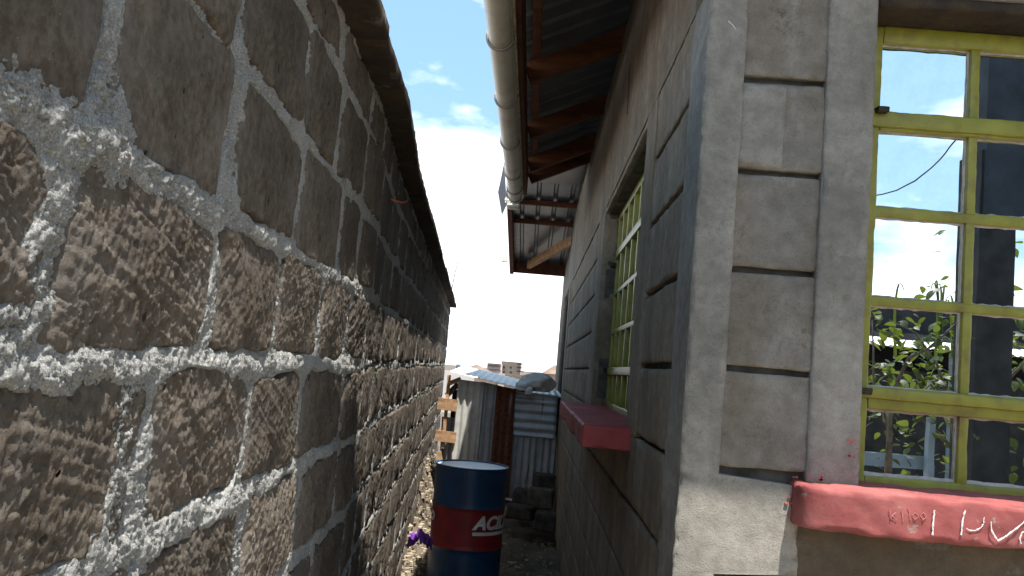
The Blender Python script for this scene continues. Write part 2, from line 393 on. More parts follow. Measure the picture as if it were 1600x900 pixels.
# ------------------------------------------------------------------ ground
def gz(x, y):                                  # height of the passage floor, with a bank of spoil at the foot of the stone wall
    base = -.05 - .10*sstep(2.0, 5.0, y) + .16*sstep(7.6, 10.5, y)
    dist = x - wx(y)
    bank = (.16+.30*sstep(6.0, 8.5, y)*(1-sstep(10.5, 12, y)))*np.exp(-np.clip(dist, 0, 9)/.13)*sstep(3.5, 5.5, y)
    inpass = sstep(2.5, 4, y)
    n = .030*fbm(x*6, y*6, x*0, 5, 3, .62)*(.35+.65*inpass)
    return base+bank*(1+.5*fbm(x*9, y*5, x*0, 3, 8))+n
def wx(y):                                     # face of the stone wall: it leans away from the passage as it goes
    y = np.asarray(y, float)
    return np.interp(y, [-1.5, 0.0, 2.72, 3.70, 13.5], [-.392, -.455, -.567, -.668, -1.365])
def ground():
    nx, ny = 90, 520
    v, f = surf(lambda u, w: (-1.6+u*2.3, 1.2+w*12.4, gz(-1.6+u*2.3, 1.2+w*12.4)), nx, ny)
    o = link('passage_ground', v, f, M['earth']); tag(o, 'dark trodden earth strewn with rubble between the two walls', None, None, 'structure')
    MBg = MB(); v, f = box((-400, -400, -.9), (400, 900, -.30)); MBg.add(v, f)
    o = MBg.build('ground', M['earth']); tag(o, 'wide brown earth ground', None, None, 'structure')
    # the yard behind the camera
    v, f = surf(lambda u, w: (-6+u*16, -9+w*11.0, -.10+.03*fbm((-6+u*16)*.8, (-9+w*11.)*.8, u*0, 4, 21)), 60, 50)
    o = link('yard_ground', v, f, M['rubble']); tag(o, 'sunlit pale dusty yard in front of the house', None, None, 'structure')
ground()
def rocks():
    mb_v = []; mb_f = []; off = 0; rng = np.random.RandomState(5)
    import itertools
    ico = [(-1, -1, -1), (1, -1, -1), (1, 1, -1), (-1, 1, -1), (-1, -1, 1), (1, -1, 1), (1, 1, 1), (-1, 1, 1)]
    fc = np.array([(0, 3, 2, 1), (4, 5, 6, 7), (0, 1, 5, 4), (1, 2, 6, 5), (2, 3, 7, 6), (3, 0, 4, 7)])
    base = np.array(ico, float)*.6
    for i in range(2600):
        y = rng.uniform(3.6, 12.6); w = float(wx(y))
        x = w+abs(rng.normal(0, .16)) if i % 5 < 3 else rng.uniform(w, .36)
        if x > .34: continue
        s = .008+.028*rng.rand()**3+(.012 if i % 5 < 3 else 0)
        P = base*(1+.5*(rng.rand(8, 3)-.5)); P = P*np.array([1, rng.uniform(.6, 1.4), rng.uniform(.5, 1)])*s
        a = rng.uniform(0, 6.28); c, sn = math.cos(a), math.sin(a); P[:, :2] = P[:, :2] @ np.array([[c, -sn], [sn, c]])
        z = float(gz(np.array([x]), np.array([y]))[0])
        mb_v.append(P+np.array([x, y, z+s*.2])); mb_f.append(fc+off); off += 8
    o = link('rubble', np.concatenate(mb_v), np.concatenate(mb_f), M['rubble'], None, False)
    tag(o, 'pale broken stone chips along the foot of the wall', None, None, 'stuff')
rocks()

# ------------------------------------------------------------------ left stone wall
CO = .242                                      # course height
Z0 = 1.81
courses = [Z0+CO*i for i in range(-8, 4)]      # bed joint heights, topmost = top of wall
TOP = 2.43
wall = thing('boundary_wall', (-.70, 5.0, -.2), 'tall rough quarry stone wall with thick gritty mortar filling the left side', 'stone wall')
known = {Z0+CO: [.45, .88, 1.27, 1.70, 2.08, 2.47], Z0: [.40, .875, 1.30, 1.73, 2.19, 2.50, 2.93], Z0-CO: [.35, .815, 1.285, 1.675, 2.06, 2.45, 2.86], Z0-2*CO: [.66, 1.10, 1.55, 1.95, 2.50, 2.92], Z0-3*CO: [.70, 1.12, 1.58, 2.04, 2.53]}
stones = []
rng = np.random.RandomState(11)
for ci, zb in enumerate(courses[:-1]):
    zt = min(zb+CO, TOP)
    js = None
    for k, v_ in known.items():
        if abs(k-zb) < .01: js = list(v_)
    if js is None: js = [.2+.4*rng.rand()]
    while js[-1] < 12.4: js.append(js[-1]+rng.uniform(.34, .52))
    for a, b in zip(js[:-1], js[1:]):
        if zt < .35 and b < 2.6: continue       # never in view
        stones.append((a, b, zb, zt, ci))
def corners(y0, y1, z0, z1, r):
    g, gz_ = (.014, .021) if y1 < 1.9 else ((.013, .018) if y1 < 3 else (.011, .014))
    if z0 > 1.78: gz_ = .014
    j = lambda s: r.uniform(-s, s)
    # corners in (y,z): bottom-left, bottom-right, top-left, top-right
    w = .022 if y1 < 3 else .016; A = (y0+g+j(w), z0+gz_+j(.014)); B = (y1-g+j(w), z0+gz_+j(.014)); D = (y0+g+j(w), z1-gz_+j(.014)); E_ = (y1-g+j(w), z1-gz_+j(.014))
    return A, B, D, E_
def stone_mesh(y0, y1, z0, z1, seed, dens, rough=1.0):
    r = np.random.RandomState(seed); A, B, D, E_ = corners(y0, y1, z0, z1, r)
    A = (A[0]-.008, A[1]-.008); B = (B[0]+.008, B[1]-.008); D = (D[0]-.008, D[1]+.008); E_ = (E_[0]+.008, E_[1]+.008)
    nu = max(6, int((y1-y0)/dens)); nv = max(5, int((z1-z0)/dens))
    def ax(n):
        t = np.linspace(-1, 1, n); return np.sign(t)*(1-(1-np.abs(t))**1.12)
    U, V = np.meshgrid(ax(nu), ax(nv), indexing='ij')
    m = np.maximum(np.abs(U), np.abs(V))+1e-9; n_ = r.uniform(9, 14)
    k = m/(np.abs(U)**n_+np.abs(V)**n_)**(1/n_); u = U*k; v = V*k
    s = (u+1)/2; t = (v+1)/2
    y = (A[0]*(1-s)+B[0]*s)*(1-t)+(D[0]*(1-s)+E_[0]*s)*t
    z = (A[1]*(1-s)+B[1]*s)*(1-t)+(D[1]*(1-s)+E_[1]*s)*t
    # wavy outline
    w = sstep(.5, 1, m)
    y = y+w*.010*fbm(y*14, z*14, y*0+seed, 3, seed); z = z+w*.009*fbm(y*14, z*14, y*0+seed+9, 3, seed+3)
    H = r.uniform(-.001, .004)
    h = H+(.004+.004*r.rand())*(1-m**2)+s*0
    h = h+.0045*fbm(y*9, z*9, y*0+seed*.7, 3, seed+4)+(t-.5)*r.uniform(-.006, .008)
    # chisel marks: one or two families of slanting grooves
    smooth_ = 1.0 if z0 < 1.78 else .35; rough = rough*smooth_*r.uniform(.45, 1.0); tool_f = r.uniform(62, 115)
    for q in range(2):
        a = rad(r.choice([38, 52, 62, 70, 120, 135])+r.uniform(-8, 8)); a = a if q == 0 else a+rad(r.uniform(25, 60))
        p = y*math.cos(a)+z*math.sin(a); l = -y*math.sin(a)+z*math.cos(a)
        p = p+.003*fbm(y*6, z*6, y*0, 2, seed+30+q)
        fr = tool_f; gr = 1.0*(1-2*np.abs(vnoise(p*fr, l*2.6, y*0+q, seed+40+q)))*.8+.6*vnoise(p*fr*2.1, l*8, y*0, seed+50+q)-.3
        mask = sstep(-.3, .4, vnoise(y*6+q*5, z*6, y*0, seed+60+q))
        h = h+rough*(.0024 if q == 0 else .0017)*gr*(mask if q else 1)
    h = h+rough*(.0026*fbm(y*110, z*110, y*0, 3, seed+70, .7)+.0006*fbm(y*24, z*24, y*0, 3, seed+80))
    # rounded edge falling behind the mortar
    e = sstep(.88, 1.0, m); h = h*(1-e)-.022*e*e
    return y, z, h, nu, nv
def place_face(y, z, h):
    return np.stack([wx(y)+h, y, z], -1).reshape(-1, 3)
stones.sort(key=lambda s: s[0])
restv = []; restf = []; off = 0; count = 0
for i, (y0, y1, z0, z1, ci) in enumerate(stones):
    dens = .0034 if y1 < 2.3 else (.005 if y1 < 3.2 else (.0085 if y1 < 5 else (.014 if y1 < 8 else .022)))
    y, z, h, nu, nv = stone_mesh(y0, y1, z0, z1, 100+i*7, dens)
    P = place_face(y, z, h); f = gridf(nu, nv)
    if count < 296:
        link('stone', P, f, M['stone'], wall, True, (float(wx((y0+y1)/2)), (y0+y1)/2, z0)); count += 1
    else:
        restv.append(P); restf.append(f+off); off += len(P)
if restv:
    o = link('stone_infill', np.concatenate(restv), np.concatenate(restf), M['stone'], wall); tag(o, kind='stuff')
def mortar_patch(y0, y1, z0, z1, d, amp=1.0):
    ny = int((y1-y0)/d); nzv = int((z1-z0)/d)
    def fn(u, v):
        y = y0+u*(y1-y0); z = z0+v*(z1-z0)
        lump = fbm(y*26, z*26, y*0, 4, 200, .62)
        gran = .8*(1-np.abs(vnoise(y*95, z*95, y*0, 220)))**2+1.1*(1-np.abs(vnoise(y*190, z*190, y*0, 230)))**2
        h = .0010+amp*(.0055*lump+.004*vnoise(y*6, z*6, y*0, 210)+.0050*(gran-1.0))
        lim = .0035+.003*vnoise(y*8, z*8, y*0, 240); h = np.where(h > lim, lim+(h-lim)*.4, h)
        # pressed out thicker along the two joints near the eye
        for zc in (Z0, Z0-CO, Z0-2*CO):
            h = h+.006*np.exp(-((z-zc+.006)/.022)**2)*(y < 2.6)
        # sunk behind every stone
        ins = np.full(y.shape, -1.0); ya = y[:, 0]; za = z[0, :]
        for i, (a0, a1, b0, b1, ci) in enumerate(stones):
            if a1 < y0-.05 or a0 > y1+.05: continue
            i0, i1 = np.searchsorted(ya, (a0-.02, a1+.02)); j0, j1 = np.searchsorted(za, (b0-.02, b1+.02))
            if i1-i0 < 2 or j1-j0 < 2: continue
            A, B, D, E_ = corners(a0, a1, b0, b1, np.random.RandomState(100+i*7))
            Y = y[i0:i1, j0:j1]; Z = z[i0:i1, j0:j1]; Yw_ = Y+.011*fbm(Y*9, Z*9, Y*0+i, 4, 77); Zw_ = Z+.010*fbm(Y*9, Z*9, Y*0+i+50, 4, 78)
            t = (Zw_-A[1])/(D[1]-A[1]); s_ = (Yw_-A[0])/(B[0]-A[0])
            dl = Yw_-(A[0]+(D[0]-A[0])*t); dr = (B[0]+(E_[0]-B[0])*t)-Yw_; db = Zw_-(A[1]+(B[1]-A[1])*s_); dt = (D[1]+(E_[1]-D[1])*s_)-Zw_
            R_ = .03+.05*((i*37) % 11)/11; du = np.minimum(dl, dr); dv = np.minimum(db, dt)
            dd = R_-np.hypot(np.maximum(R_-du, 0), np.maximum(R_-dv, 0)); ins[i0:i1, j0:j1] = np.maximum(ins[i0:i1, j0:j1], dd)
        for (yb_, zb_, ry, rz) in ((.66, 1.83, .07, .035), (.80, 1.80, .055, .03), (.90, 1.815, .05, .05), (.80, 1.74, .035, .05), (.79, 1.675, .03, .05), (.785, 1.63, .035, .04), (.73, 1.585, .08, .03), (1.02, 1.50, .03, .05), (1.03, 1.43, .028, .05), (1.02, 1.37, .04, .04), (1.30, 1.99, .03, .05), (.88, 1.56, .08, .025), (1.16, 1.80, .06, .022), (1.45, 1.57, .08, .018)):
            w_ = np.exp(-(((y-yb_)/ry)**2+((z-zb_)/rz)**2)**1.5); ins = ins-.11*w_; h = h+.0045*w_
        k = sstep(0.0, .014, ins); h = h*(1-k)-.030*k
        return wx(y)+h, y, z
    return surf(fn, ny, nzv)
vs = []; fs = []; off = 0
for a in ((.30, 1.7, .95, 2.50, .0031), (1.7, 2.75, .85, 2.50, .0045), (2.75, 5.0, -.3, 2.50, .009), (5.0, 12.5, -.3, 2.50, .016), (-1.5, .30, -.3, 2.5, .03), (.30, 2.75, -.3, .95, .02)):
    d = a[4]; v, f = mortar_patch(*a); vs.append(v); fs.append(f+off); off += len(v)
link('mortar', np.concatenate(vs), np.concatenate(fs), M['mortar'], wall)
# body of the wall behind its face, and its far end
mb = MB()
ys = np.linspace(-1.5, 12.49, 30); vv = []
for y in ys:
    x = float(wx(y)); vv += [(x-.02, y, -.4), (x-.24, y, -.4), (x-.24, y, TOP), (x-.02, y, TOP)]
ff = []
for i in range(len(ys)-1):
    a = i*4
    for k in range(4): ff.append((a+k, a+(k+1) % 4, a+4+(k+1) % 4, a+4+k))
ff += [(0, 1, 2, 3), tuple((len(ys)-1)*4+k for k in (3, 2, 1, 0))]
mb.add(vv, ff); mb.build('wall_core', M['mortar'], wall)
# coping slabs overhanging the passage
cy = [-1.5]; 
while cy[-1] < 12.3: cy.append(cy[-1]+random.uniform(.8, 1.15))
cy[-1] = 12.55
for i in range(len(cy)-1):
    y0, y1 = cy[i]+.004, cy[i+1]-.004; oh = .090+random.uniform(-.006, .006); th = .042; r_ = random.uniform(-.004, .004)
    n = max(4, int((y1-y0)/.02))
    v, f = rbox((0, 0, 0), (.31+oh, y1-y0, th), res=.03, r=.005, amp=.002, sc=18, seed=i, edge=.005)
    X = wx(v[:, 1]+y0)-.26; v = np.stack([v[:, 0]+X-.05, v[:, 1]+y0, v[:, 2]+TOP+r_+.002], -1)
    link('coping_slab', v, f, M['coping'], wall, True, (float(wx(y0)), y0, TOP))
# orange string snagged on the wall
p0 = (-.80+.0, 5.0, 2.2)
def onwall(px, py, lift=.01):
    Y = 3.0
    for _ in range(60):
        P = at(px, py, Y); Y += ((-(float(wx(Y))+lift)+P[0])*9) if P[0] > wx(Y) else -((float(wx(Y))+lift)-P[0])*9
        Y = max(.3, Y)
    return at(px, py, Y)
q0 = onwall(612, 312, .03); q1 = onwall(637, 314, .03); qm = (q0+q1)/2+np.array([.01, 0, -.01])
v, f = tube([q0, qm, q1], .0035, 6); mb = MB(); mb.add(v, f); o = mb.build('string', M['orange'], None, True, tuple(q0)); tag(o, 'short orange string snagged high on the shaded stone wall', 'string')
q0 = onwall(707, 440, .07)
mb = MB(); mb.add(*tube([(q0[0], q0[1], q0[2]-.1), (q0[0]+.02, q0[1], q0[2]+.1), (q0[0]+.05, q0[1], q0[2]+.28)], .006, 5)); o = mb.build('twig', M['bark'], None, True, tuple(q0)); tag(o, 'thin dry twig sticking up at the far top of the stone wall', 'twig')

# ------------------------------------------------------------------ house
XS = .366                                       # face towards the passage; the front face is Y = 2
house = thing('house', (2.4, 7.0, -.2), 'grey cement rendered house with olive windows, red sills and iron roof on the right', 'house')
HZ = 3.52
mb = MB()
def wb(a, b): mb.add(*box(a, b))
# front wall core (recessed behind the proud render), with the window opening
wb((XS+.03, 2.035, -.4), (.785, 2.24, HZ)); wb((.785, 2.035, -.4), (2.0, 2.24, 1.36)); wb((.785, 2.035, 2.58), (2.0, 2.24, HZ)); wb((2.0, 2.035, -.4), (4.6, 2.24, HZ))
# side wall core with two openings
wb((XS+.03, 2.24, -.4), (XS+.2, 3.12, HZ)); wb((XS+.03, 3.12, -.4), (XS+.2, 4.95, 1.41)); wb((XS+.03, 3.12, 2.57), (XS+.2, 4.95, HZ))
wb((XS+.03, 4.95, -.4), (XS+.2, 9.75, HZ)); wb((XS+.03, 9.75, -.4), (XS+.2, 11.0, 1.0)); wb((XS+.03, 9.75, 2.57), (XS+.2, 11.0, HZ)); wb((XS+.03, 11.0, -.4), (XS+.2, 12.4, HZ))
wb((XS+.2, 12.2, -.4), (4.6, 12.4, HZ)); wb((4.4, 2.24, -.4), (4.6, 12.2, HZ))
mb.build('wall', M['groove'], house)
mb = MB(); mb.add(*box((XS+.21, 2.25, -.1), (4.4, 12.2, -.05))); mb.build('floor', M['groove'], house)
mb = MB(); mb.add(*box((XS+.21, 2.25, 3.0), (4.4, 12.2, 3.04))); mb.build('ceiling', M['darkwall'], house)
K = dict(res=.022, r=.006, amp=.0012, sc=30, low=.0022, lsc=5, edge=.005, esc=40)
PR = M['plaster']; PS = M['plaster_side']; BL = M['block']
v, f = rbox((XS, 2.0, -.4), (.463, 2.20, 2.60), **{**K, 'res': .012, 'r': .004, 'seed': 1, 'edge': .006, 'esc': 60})
lowz = (v[:, 2] > 1.172) & (v[:, 2] < 1.392); v[lowz, 0] = XS+(v[lowz, 0]-XS)*(.6545-XS)/(.463-XS)
link('corner_pier', v, f, PR, house)
lrbox('window_surround', (.664, 2.0, 1.392), (.785, 2.13, 2.60), PR, house, **{**K, 'seed': 2, 'res': .014})
lrbox('lintel_band', (XS, 2.0, 2.603), (4.6, 2.06, HZ), PR, house, **{**K, 'seed': 3, 'res': .04})
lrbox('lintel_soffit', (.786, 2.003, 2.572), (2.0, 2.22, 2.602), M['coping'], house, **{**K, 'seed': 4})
G = [1.165, 1.400, 1.638, 1.878, 2.122, 2.355, 2.602]    # horizontal grooves
def block(a, b, seed, m=BL, **k):
    kk = dict(res=.011, r=.003, amp=.0016, sc=45, low=.0028, lsc=7, edge=.003, esc=60, seed=seed); kk.update(k)
    return lrbox('block', a, b, m, house, **kk)
for i in range(1, 6):
    block((.452, 2.010, G[i]+.015), (.6655, 2.05, G[i+1]-.001), 20+i, r=.002)
# render smeared flush over the left of one block
lrbox('render_patch', (.459, 2.001, 2.137), (.572, 2.03, 2.348), PR, house, **{**K, 'seed': 31, 'r': .010, 'res': .01})
# below the sill line: flush blocks down to the ground
lrbox('apron', (.6505, 2.006, G[0]-.55), (2.2, 2.05, 1.335), M['apron'], house, res=.016, r=.004, amp=.0035, sc=30, low=.005, lsc=7, seed=41)
z = G[0]
for i in range(6):
    block((.4635, 2.002, z-.237+.012), (.650, 2.05, z-.004), 42+i, PR, res=.03); z -= .237
block((2.01, 2.006, 1.2), (4.6, 2.05, 2.60), 50, PR, res=.06)
block((2.21, 2.006, -.4), (4.6, 2.05, 1.19), 51, PR, res=.06)
# --- passage side
kk = {**K, 'res': .03}
lrbox('window_surround', (XS, 2.86, 1.405), (XS+.10, 3.12, 2.60), PS, house, **{**kk, 'seed': 60, 'res': .02, 'r': .002, 'edge': .002})
lrbox('window_surround', (XS, 4.95, 1.16), (XS+.10, 5.36, 2.60), PS, house, **{**kk, 'seed': 61, 'r': .0015, 'edge': .001})
lrbox('lintel_band', (XS, 2.203, 2.601), (XS+.05, 9.0, HZ), PS, house, **{**kk, 'seed': 62, 'low': .005, 'lsc': 3, 'r': .0012, 'edge': 0})
lrbox('lintel_band', (XS+.004, 9.003, 2.603), (XS+.05, 12.4, HZ), PR, house, **{**kk, 'seed': 63, 'res': .06})
lrbox('lintel_soffit', (XS+.003, 3.121, 2.572), (XS+.18, 4.949, 2.602), PS, house, **{**kk, 'seed': 64})
for i in range(1, 6):
    block((XS+.0045, 2.190, G[i]+.017), (XS+.05, 2.870, G[i+1]-.003*(i < 5)), 70+i, PS, res=.016, edge=.006, r=.004, amp=.0025)
    y = 5.37
    for k, y2 in enumerate((6.4, 7.5, 8.6, 9.3)):
        if k == 0: block((XS+.007, y, G[i]+.012), (XS+.05, 9.3, G[i+1]-.004), 80+i*5+k, PS, res=.03, edge=.005)
zt = G[1]+.002; zi = 0
for zb in (G[0], G[0]-.235, G[0]-.47, G[0]-.705, G[0]-.94, G[0]-1.175):
    y = 2.205
    for k, y2 in enumerate((9.3,)):
        block((XS+.003, y-.015, zb+(.016 if zi == 0 else .005)), (XS+.05, y2-.0015, zt), 120+zi*9+k, PS, res=.025, edge=.004, r=.0025); y = y2
    zt = zb-.002; zi += 1
lrbox('corner_pier', (XS, 9.31, -.4), (XS+.06, 9.75, 2.60), PS, house, **{**kk, 'seed': 65})
lrbox('corner_pier', (XS, 11.0, -.4), (XS+.06, 12.4, 2.60), PS, house, **{**kk, 'seed': 66})
mb = MB(); mb.add(*box((XS+.09, 9.75, 1.0), (XS+.12, 11.0, 2.57)))
for y in (9.76, 10.05, 10.35, 10.65, 10.95): mb.add(*box((XS+.03, y, 1.0), (XS+.085, y+.03, 2.57)))
mb.build('door', M['darkwall'], house)
# dark crack in the band
mb = MB(); a = (XS-.002, 3.98, 2.89); 
mb.add([(XS-.0035, 3.98, 2.88), (XS-.0035, 4.02, 2.90), (XS-.0035, 4.06, 3.14), (XS-.0035, 4.03, 3.16), (XS+.02, 3.98, 2.88), (XS+.02, 4.02, 2.90), (XS+.02, 4.06, 3.14), (XS+.02, 4.03, 3.16)], [(0, 3, 2, 1), (0, 1, 5, 4), (1, 2, 6, 5), (2, 3, 7, 6), (3, 0, 4, 7)])
mb.build('crack', M['groove'], house)

# --- red sills
def sill(x0, x1, y0, y1, z0, z1, mat, seed, **k):
    v, f = rbox((x0, y0, z0), (x1, y1, z1), res=.010, r=.005, amp=.0024, sc=34, low=.005, lsc=6, seed=seed, edge=.006)
    return v, f
v, f = sill(.635, 2.25, 1.905, 2.14, 1.300, 1.393, None, 5)
# the left end is rounded back towards the wall
t_ = np.clip((.635+.09-v[:, 0])/.09, 0, 1); v[:, 1] += (2.0-v[:, 1]).clip(0)*(1-np.sqrt(np.clip(1-t_**2, 0, 1)))*.55
fs_ill = link('window_sill', v, f, M['red'], house, True, (1.4, 2.0, 1.3))
v, f = sill(.198, .52, 2.98, 5.30, 1.345, 1.425, None, 8)
link('window_sill', v, f, M['red_dark'], house, True, (.36, 4.1, 1.345))['label'] = 'deep red painted sill jutting over the passage'
# paint slopped round the end of the sill
rr = random.Random(4); mb = MB()
for i in range(26):
    x = rr.uniform(.628, .70) if i < 16 else rr.uniform(.755, .783); z = rr.uniform(1.402, 1.412) if i < 16 else rr.uniform(1.42, 1.50)
    if i < 8: x = rr.uniform(.618, .640); z = rr.uniform(1.30, 1.40)
    yy = 1.9975 if z > 1.39 else 1.9965; a = rr.uniform(0, 3); n = 7; s = rr.uniform(.002, .0045) if i < 16 else rr.uniform(.0015, .004)
    ring = [(x+math.cos(a+q*2*math.pi/n)*s*rr.uniform(.6, 1.5), yy, z+math.sin(a+q*2*math.pi/n)*s*rr.uniform(.5, 1)) for q in range(n)]
    ring2 = [(p[0], p[1]+.006, p[2]) for p in ring]
    mb = MB(); mb.add(ring+ring2, [tuple(range(n))]+[(q, q+n, (q+1) % n+n, (q+1) % n) for q in range(n)]); mb.build('paint_splash', M['pink'], house)
# pale chalk scratch high on the corner pier
a = at(1138, 33, 1.9985); b = at(1150, 46, 1.9985); v, f = tube([a, (a*.5+b*.5)+np.array([.001, 0, .001]), b], .0013, 5); mb = MB(); mb.add(v, f); mb.build('chalk_mark', M['chalk'], house)
# chalk writing on the front of the sill: strokes in photo positions on the sill face
def stroke(mb, pts, r, Y=1.8985):
    out = []
    for i in range(len(pts)-1):
        for k in range(6):
            t = k/6; px = pts[i][0]*(1-t)+pts[i+1][0]*t; py = pts[i][1]*(1-t)+pts[i+1][1]*t
            P = at(px+random.uniform(-.5, .5), py, Y); out.append(P)
    out.append(at(*pts[-1], Y))
    v, f = tube(out, [r*random.uniform(.5, 1.25) for _ in out], 5); v = np.array(v); v[:, 1] = Y+(v[:, 1]-Y)*.45; m1 = MB(); m1.add(v, f); STK.append(m1)
STK = []
stroke(mb, [(1460, 797), (1458, 818), (1457, 836)], .0021)
stroke(mb, [(1508, 797), (1504, 815), (1502, 836)], .0021)
stroke(mb, [(1510, 825), (1515, 829), (1524, 829), (1532, 825), (1537, 818), (1538, 808)], .0016)
stroke(mb, [(1548, 815), (1550, 831), (1559, 845), (1572, 838), (1588, 826), (1604, 812)], .0020)
stroke(mb, [(1606, 829), (1597, 832), (1593, 842), (1596, 850)], .0018)
for q_ in STK: q_.build('chalk_stroke', M['chalk'], fs_ill)
STK = []
for pts in ([(1390, 793), (1393, 812)], [(1400, 801), (1393, 805), (1402, 813)], [(1409, 797), (1411, 814)], [(1419, 792), (1422, 812)], [(1430, 801), (1425, 806), (1430, 812), (1435, 807), (1430, 801)], [(1443, 801), (1438, 806), (1443, 812), (1448, 807), (1443, 801)]):
    stroke(mb, pts, .0012)
for q_ in STK: q_.build('faint_stroke', M['chalk_faint'], fs_ill)

# --- front window
Yw = 2.12
win = link('window', *[np.array(box((.786, Yw+.005, 1.372), (.792, Yw+.03, 2.571))[0]), box((0, 0, 0), (1, 1, 1))[1]], M['olive'], house, False, (.79, Yw, 1.38))
def bar(a, b, seed=0, name='bar', r=.004):
    return lrbox(name, a, b, M['olive'], win, res=.015, r=r, amp=.0012, sc=45, low=.0012, lsc=12, seed=seed)
xL, xR = .793, 1.94
cols = [.845]; 
while cols[-1] < 1.85: cols.append(cols[-1]+.2545)
mull = [(c-.024, c) for c in cols[1:]]
rows = [(1.376, 1.411), (1.575, 1.633), (1.837, 1.861), (2.066, 2.094), (2.293, 2.343), (2.527, 2.571)]
bar((xL, Yw, 1.374), (.845, Yw+.035, 2.570), 1, 'frame'); bar((1.83, Yw, 1.374), (2.0, Yw+.035, 2.570), 2, 'frame')
for i, (a, b) in enumerate(rows):
    heavy = b-a > .034
    bar((.846, Yw+(.0 if heavy else .008), a), (1.829, Yw+.034, b), 10+i, 'frame' if i in (0, 5) else 'bar')
    if i in (1, 4): bar((.800, Yw-.010, (a+b)/2-.002 if i == 1 else a+.006), (1.829, Yw+.002, b-.003), 30+i, 'bar')
for j in range(len(rows)-1):
    z0 = rows[j][1]; z1 = rows[j+1][0]
    for i, (a, b) in enumerate(mull[:3]): bar((a, Yw+.006, z0-.003), (b, Yw+.033, z1+.003), 50+j*5+i)
    xs = [.845]+[v for mm_ in mull[:3] for v in mm_]+[1.83]
    for i in range(4):
        xa, xb = xs[2*i], xs[2*i+1]
        mbp = MB(); mbp.add(*box((xa-.004, Yw+.022, z0-.004), (xb+.004, Yw+.026, z1+.004))); mbp.build('pane', M['glass'], win, False, ((xa+xb)/2, Yw+.024, z0))
        mbp = MB(); rj = random.Random(j*7+i)
        for (p, q, hor) in (((xa, z0), (xb, z0), 1), ((xa, z1), (xb, z1), 1), ((xa, z0), (xa, z1), 0), ((xb, z0), (xb, z1), 0)):
            n = 14; vv = []
            for k in range(n+1):
                t = k/n; w = .0022+rj.random()*.0035+(.004 if hor and p[1] == z0 and j == 0 else 0)
                if hor: vv += [(p[0]+(q[0]-p[0])*t, Yw+.0212, p[1]+(w if p[1] == z0 else -w)), (p[0]+(q[0]-p[0])*t, Yw+.017, p[1]+(-.003 if p[1] == z0 else .003))]
                else: vv += [(p[0]+(w if p[0] == xa else -w), Yw+.0213, p[1]+(q[1]-p[1])*t), (p[0]+(-.003 if p[0] == xa else .003), Yw+.017, p[1]+(q[1]-p[1])*t)]
            mbp.add(vv, [(2*k, 2*k+1, 2*k+3, 2*k+2) for k in range(n)])
        mbp.build('putty', M['putty'], win)
for (px, py) in ((1378, 172), (1350, 611)):
    P = at(px, py, 2.10); v, f = rbox(P-np.array([.014, .012, .007]), P+np.array([.016, .02, .008]), res=.008, r=.003, amp=.002, sc=80, seed=3); link('hinge', v, f, M['black'], win, True)
# --- window on the passage side
Xw = XS+.085
w2 = link('window', np.array(box((Xw, 3.124, 1.42), (Xw+.03, 3.15, 2.571))[0]), box((0, 0, 0), (1, 1, 1))[1], M['olive'], house, False, (Xw, 4.0, 1.42))
def bar2(a, b, seed=0, name='bar'): return lrbox(name, a, b, M['olive'], w2, res=.04, r=.003, amp=.001, sc=45, seed=seed)
bar2((Xw, 4.915, 1.42), (Xw+.03, 4.949, 2.571), 2, 'frame')
r2 = [(1.421, 1.455), (1.612, 1.652), (1.845, 1.869), (2.072, 2.098), (2.298, 2.34), (2.53, 2.571)]
for i, (a, b) in enumerate(r2): bar2((Xw-(.008 if i in (1, 4) else 0), 3.151, a), (Xw+.036, 4.914, b), i, 'bar')
for k in range(1, 7):
    y = 3.15+k*.2515
    for j in range(5): bar2((Xw-.002, y-.014, r2[j][1]), (Xw+.036, y+.014, r2[j+1][0]), 20+k*5+j)
for k in range(7):
    for j in range(5):
        mbp = MB(); mbp.add(*box((Xw+.031, 3.15+k*.2515+.01, r2[j][1]-.003), (Xw+.034, 3.15+(k+1)*.2515-.01, r2[j+1][0]+.003))); mbp.build('pane', M['glass'], w2)
for z in (1.63, 2.25):
    mb = MB(); mb.add(*box((Xw-.03, 4.90, z), (Xw, 4.945, z+.02))); mb.build('hinge', M['black'], w2)
# --- roof
XE = -.172; YE = 1.50; ZE = 3.12; TAN = .46
YEND = 7.28
def sheet(fn_z, xs_of_y, y0, y1, name, pitch=.19):
    ys = []; y = y0
    while y < y1:
        for dy, dz in ((0, 0), (.125, 0), (.14, .024), (.165, .024), (.18, 0)): ys.append((y+dy, dz))
        y += pitch
    ys = [q for q in ys if q[0] <= y1]; vv = []; ff = []
    for (y, dz) in ys:
        xa, xb = xs_of_y(y); vv += [(xa, y, fn_z(xa, y)+dz), (xb, y, fn_z(xb, y)+dz), (xa, y, fn_z(xa, y)+dz+.003), (xb, y, fn_z(xb, y)+dz+.003)]
    for i in range(len(ys)-1):
        a = i*4; ff += [(a, a+4, a+5, a+1), (a+2, a+3, a+7, a+6), (a, a+2, a+6, a+4)]
    mb = MB(); mb.add(vv, ff); return mb.build(name, M['roof_dark'], house, False)
ZR = ZE+.235
sheet(lambda x, y: ZR+TAN*(x+.24), lambda y: (-.235, min(2.4, max(-.234, y-1.43-.24))), 1.44, 7.55, 'roof_sheet')
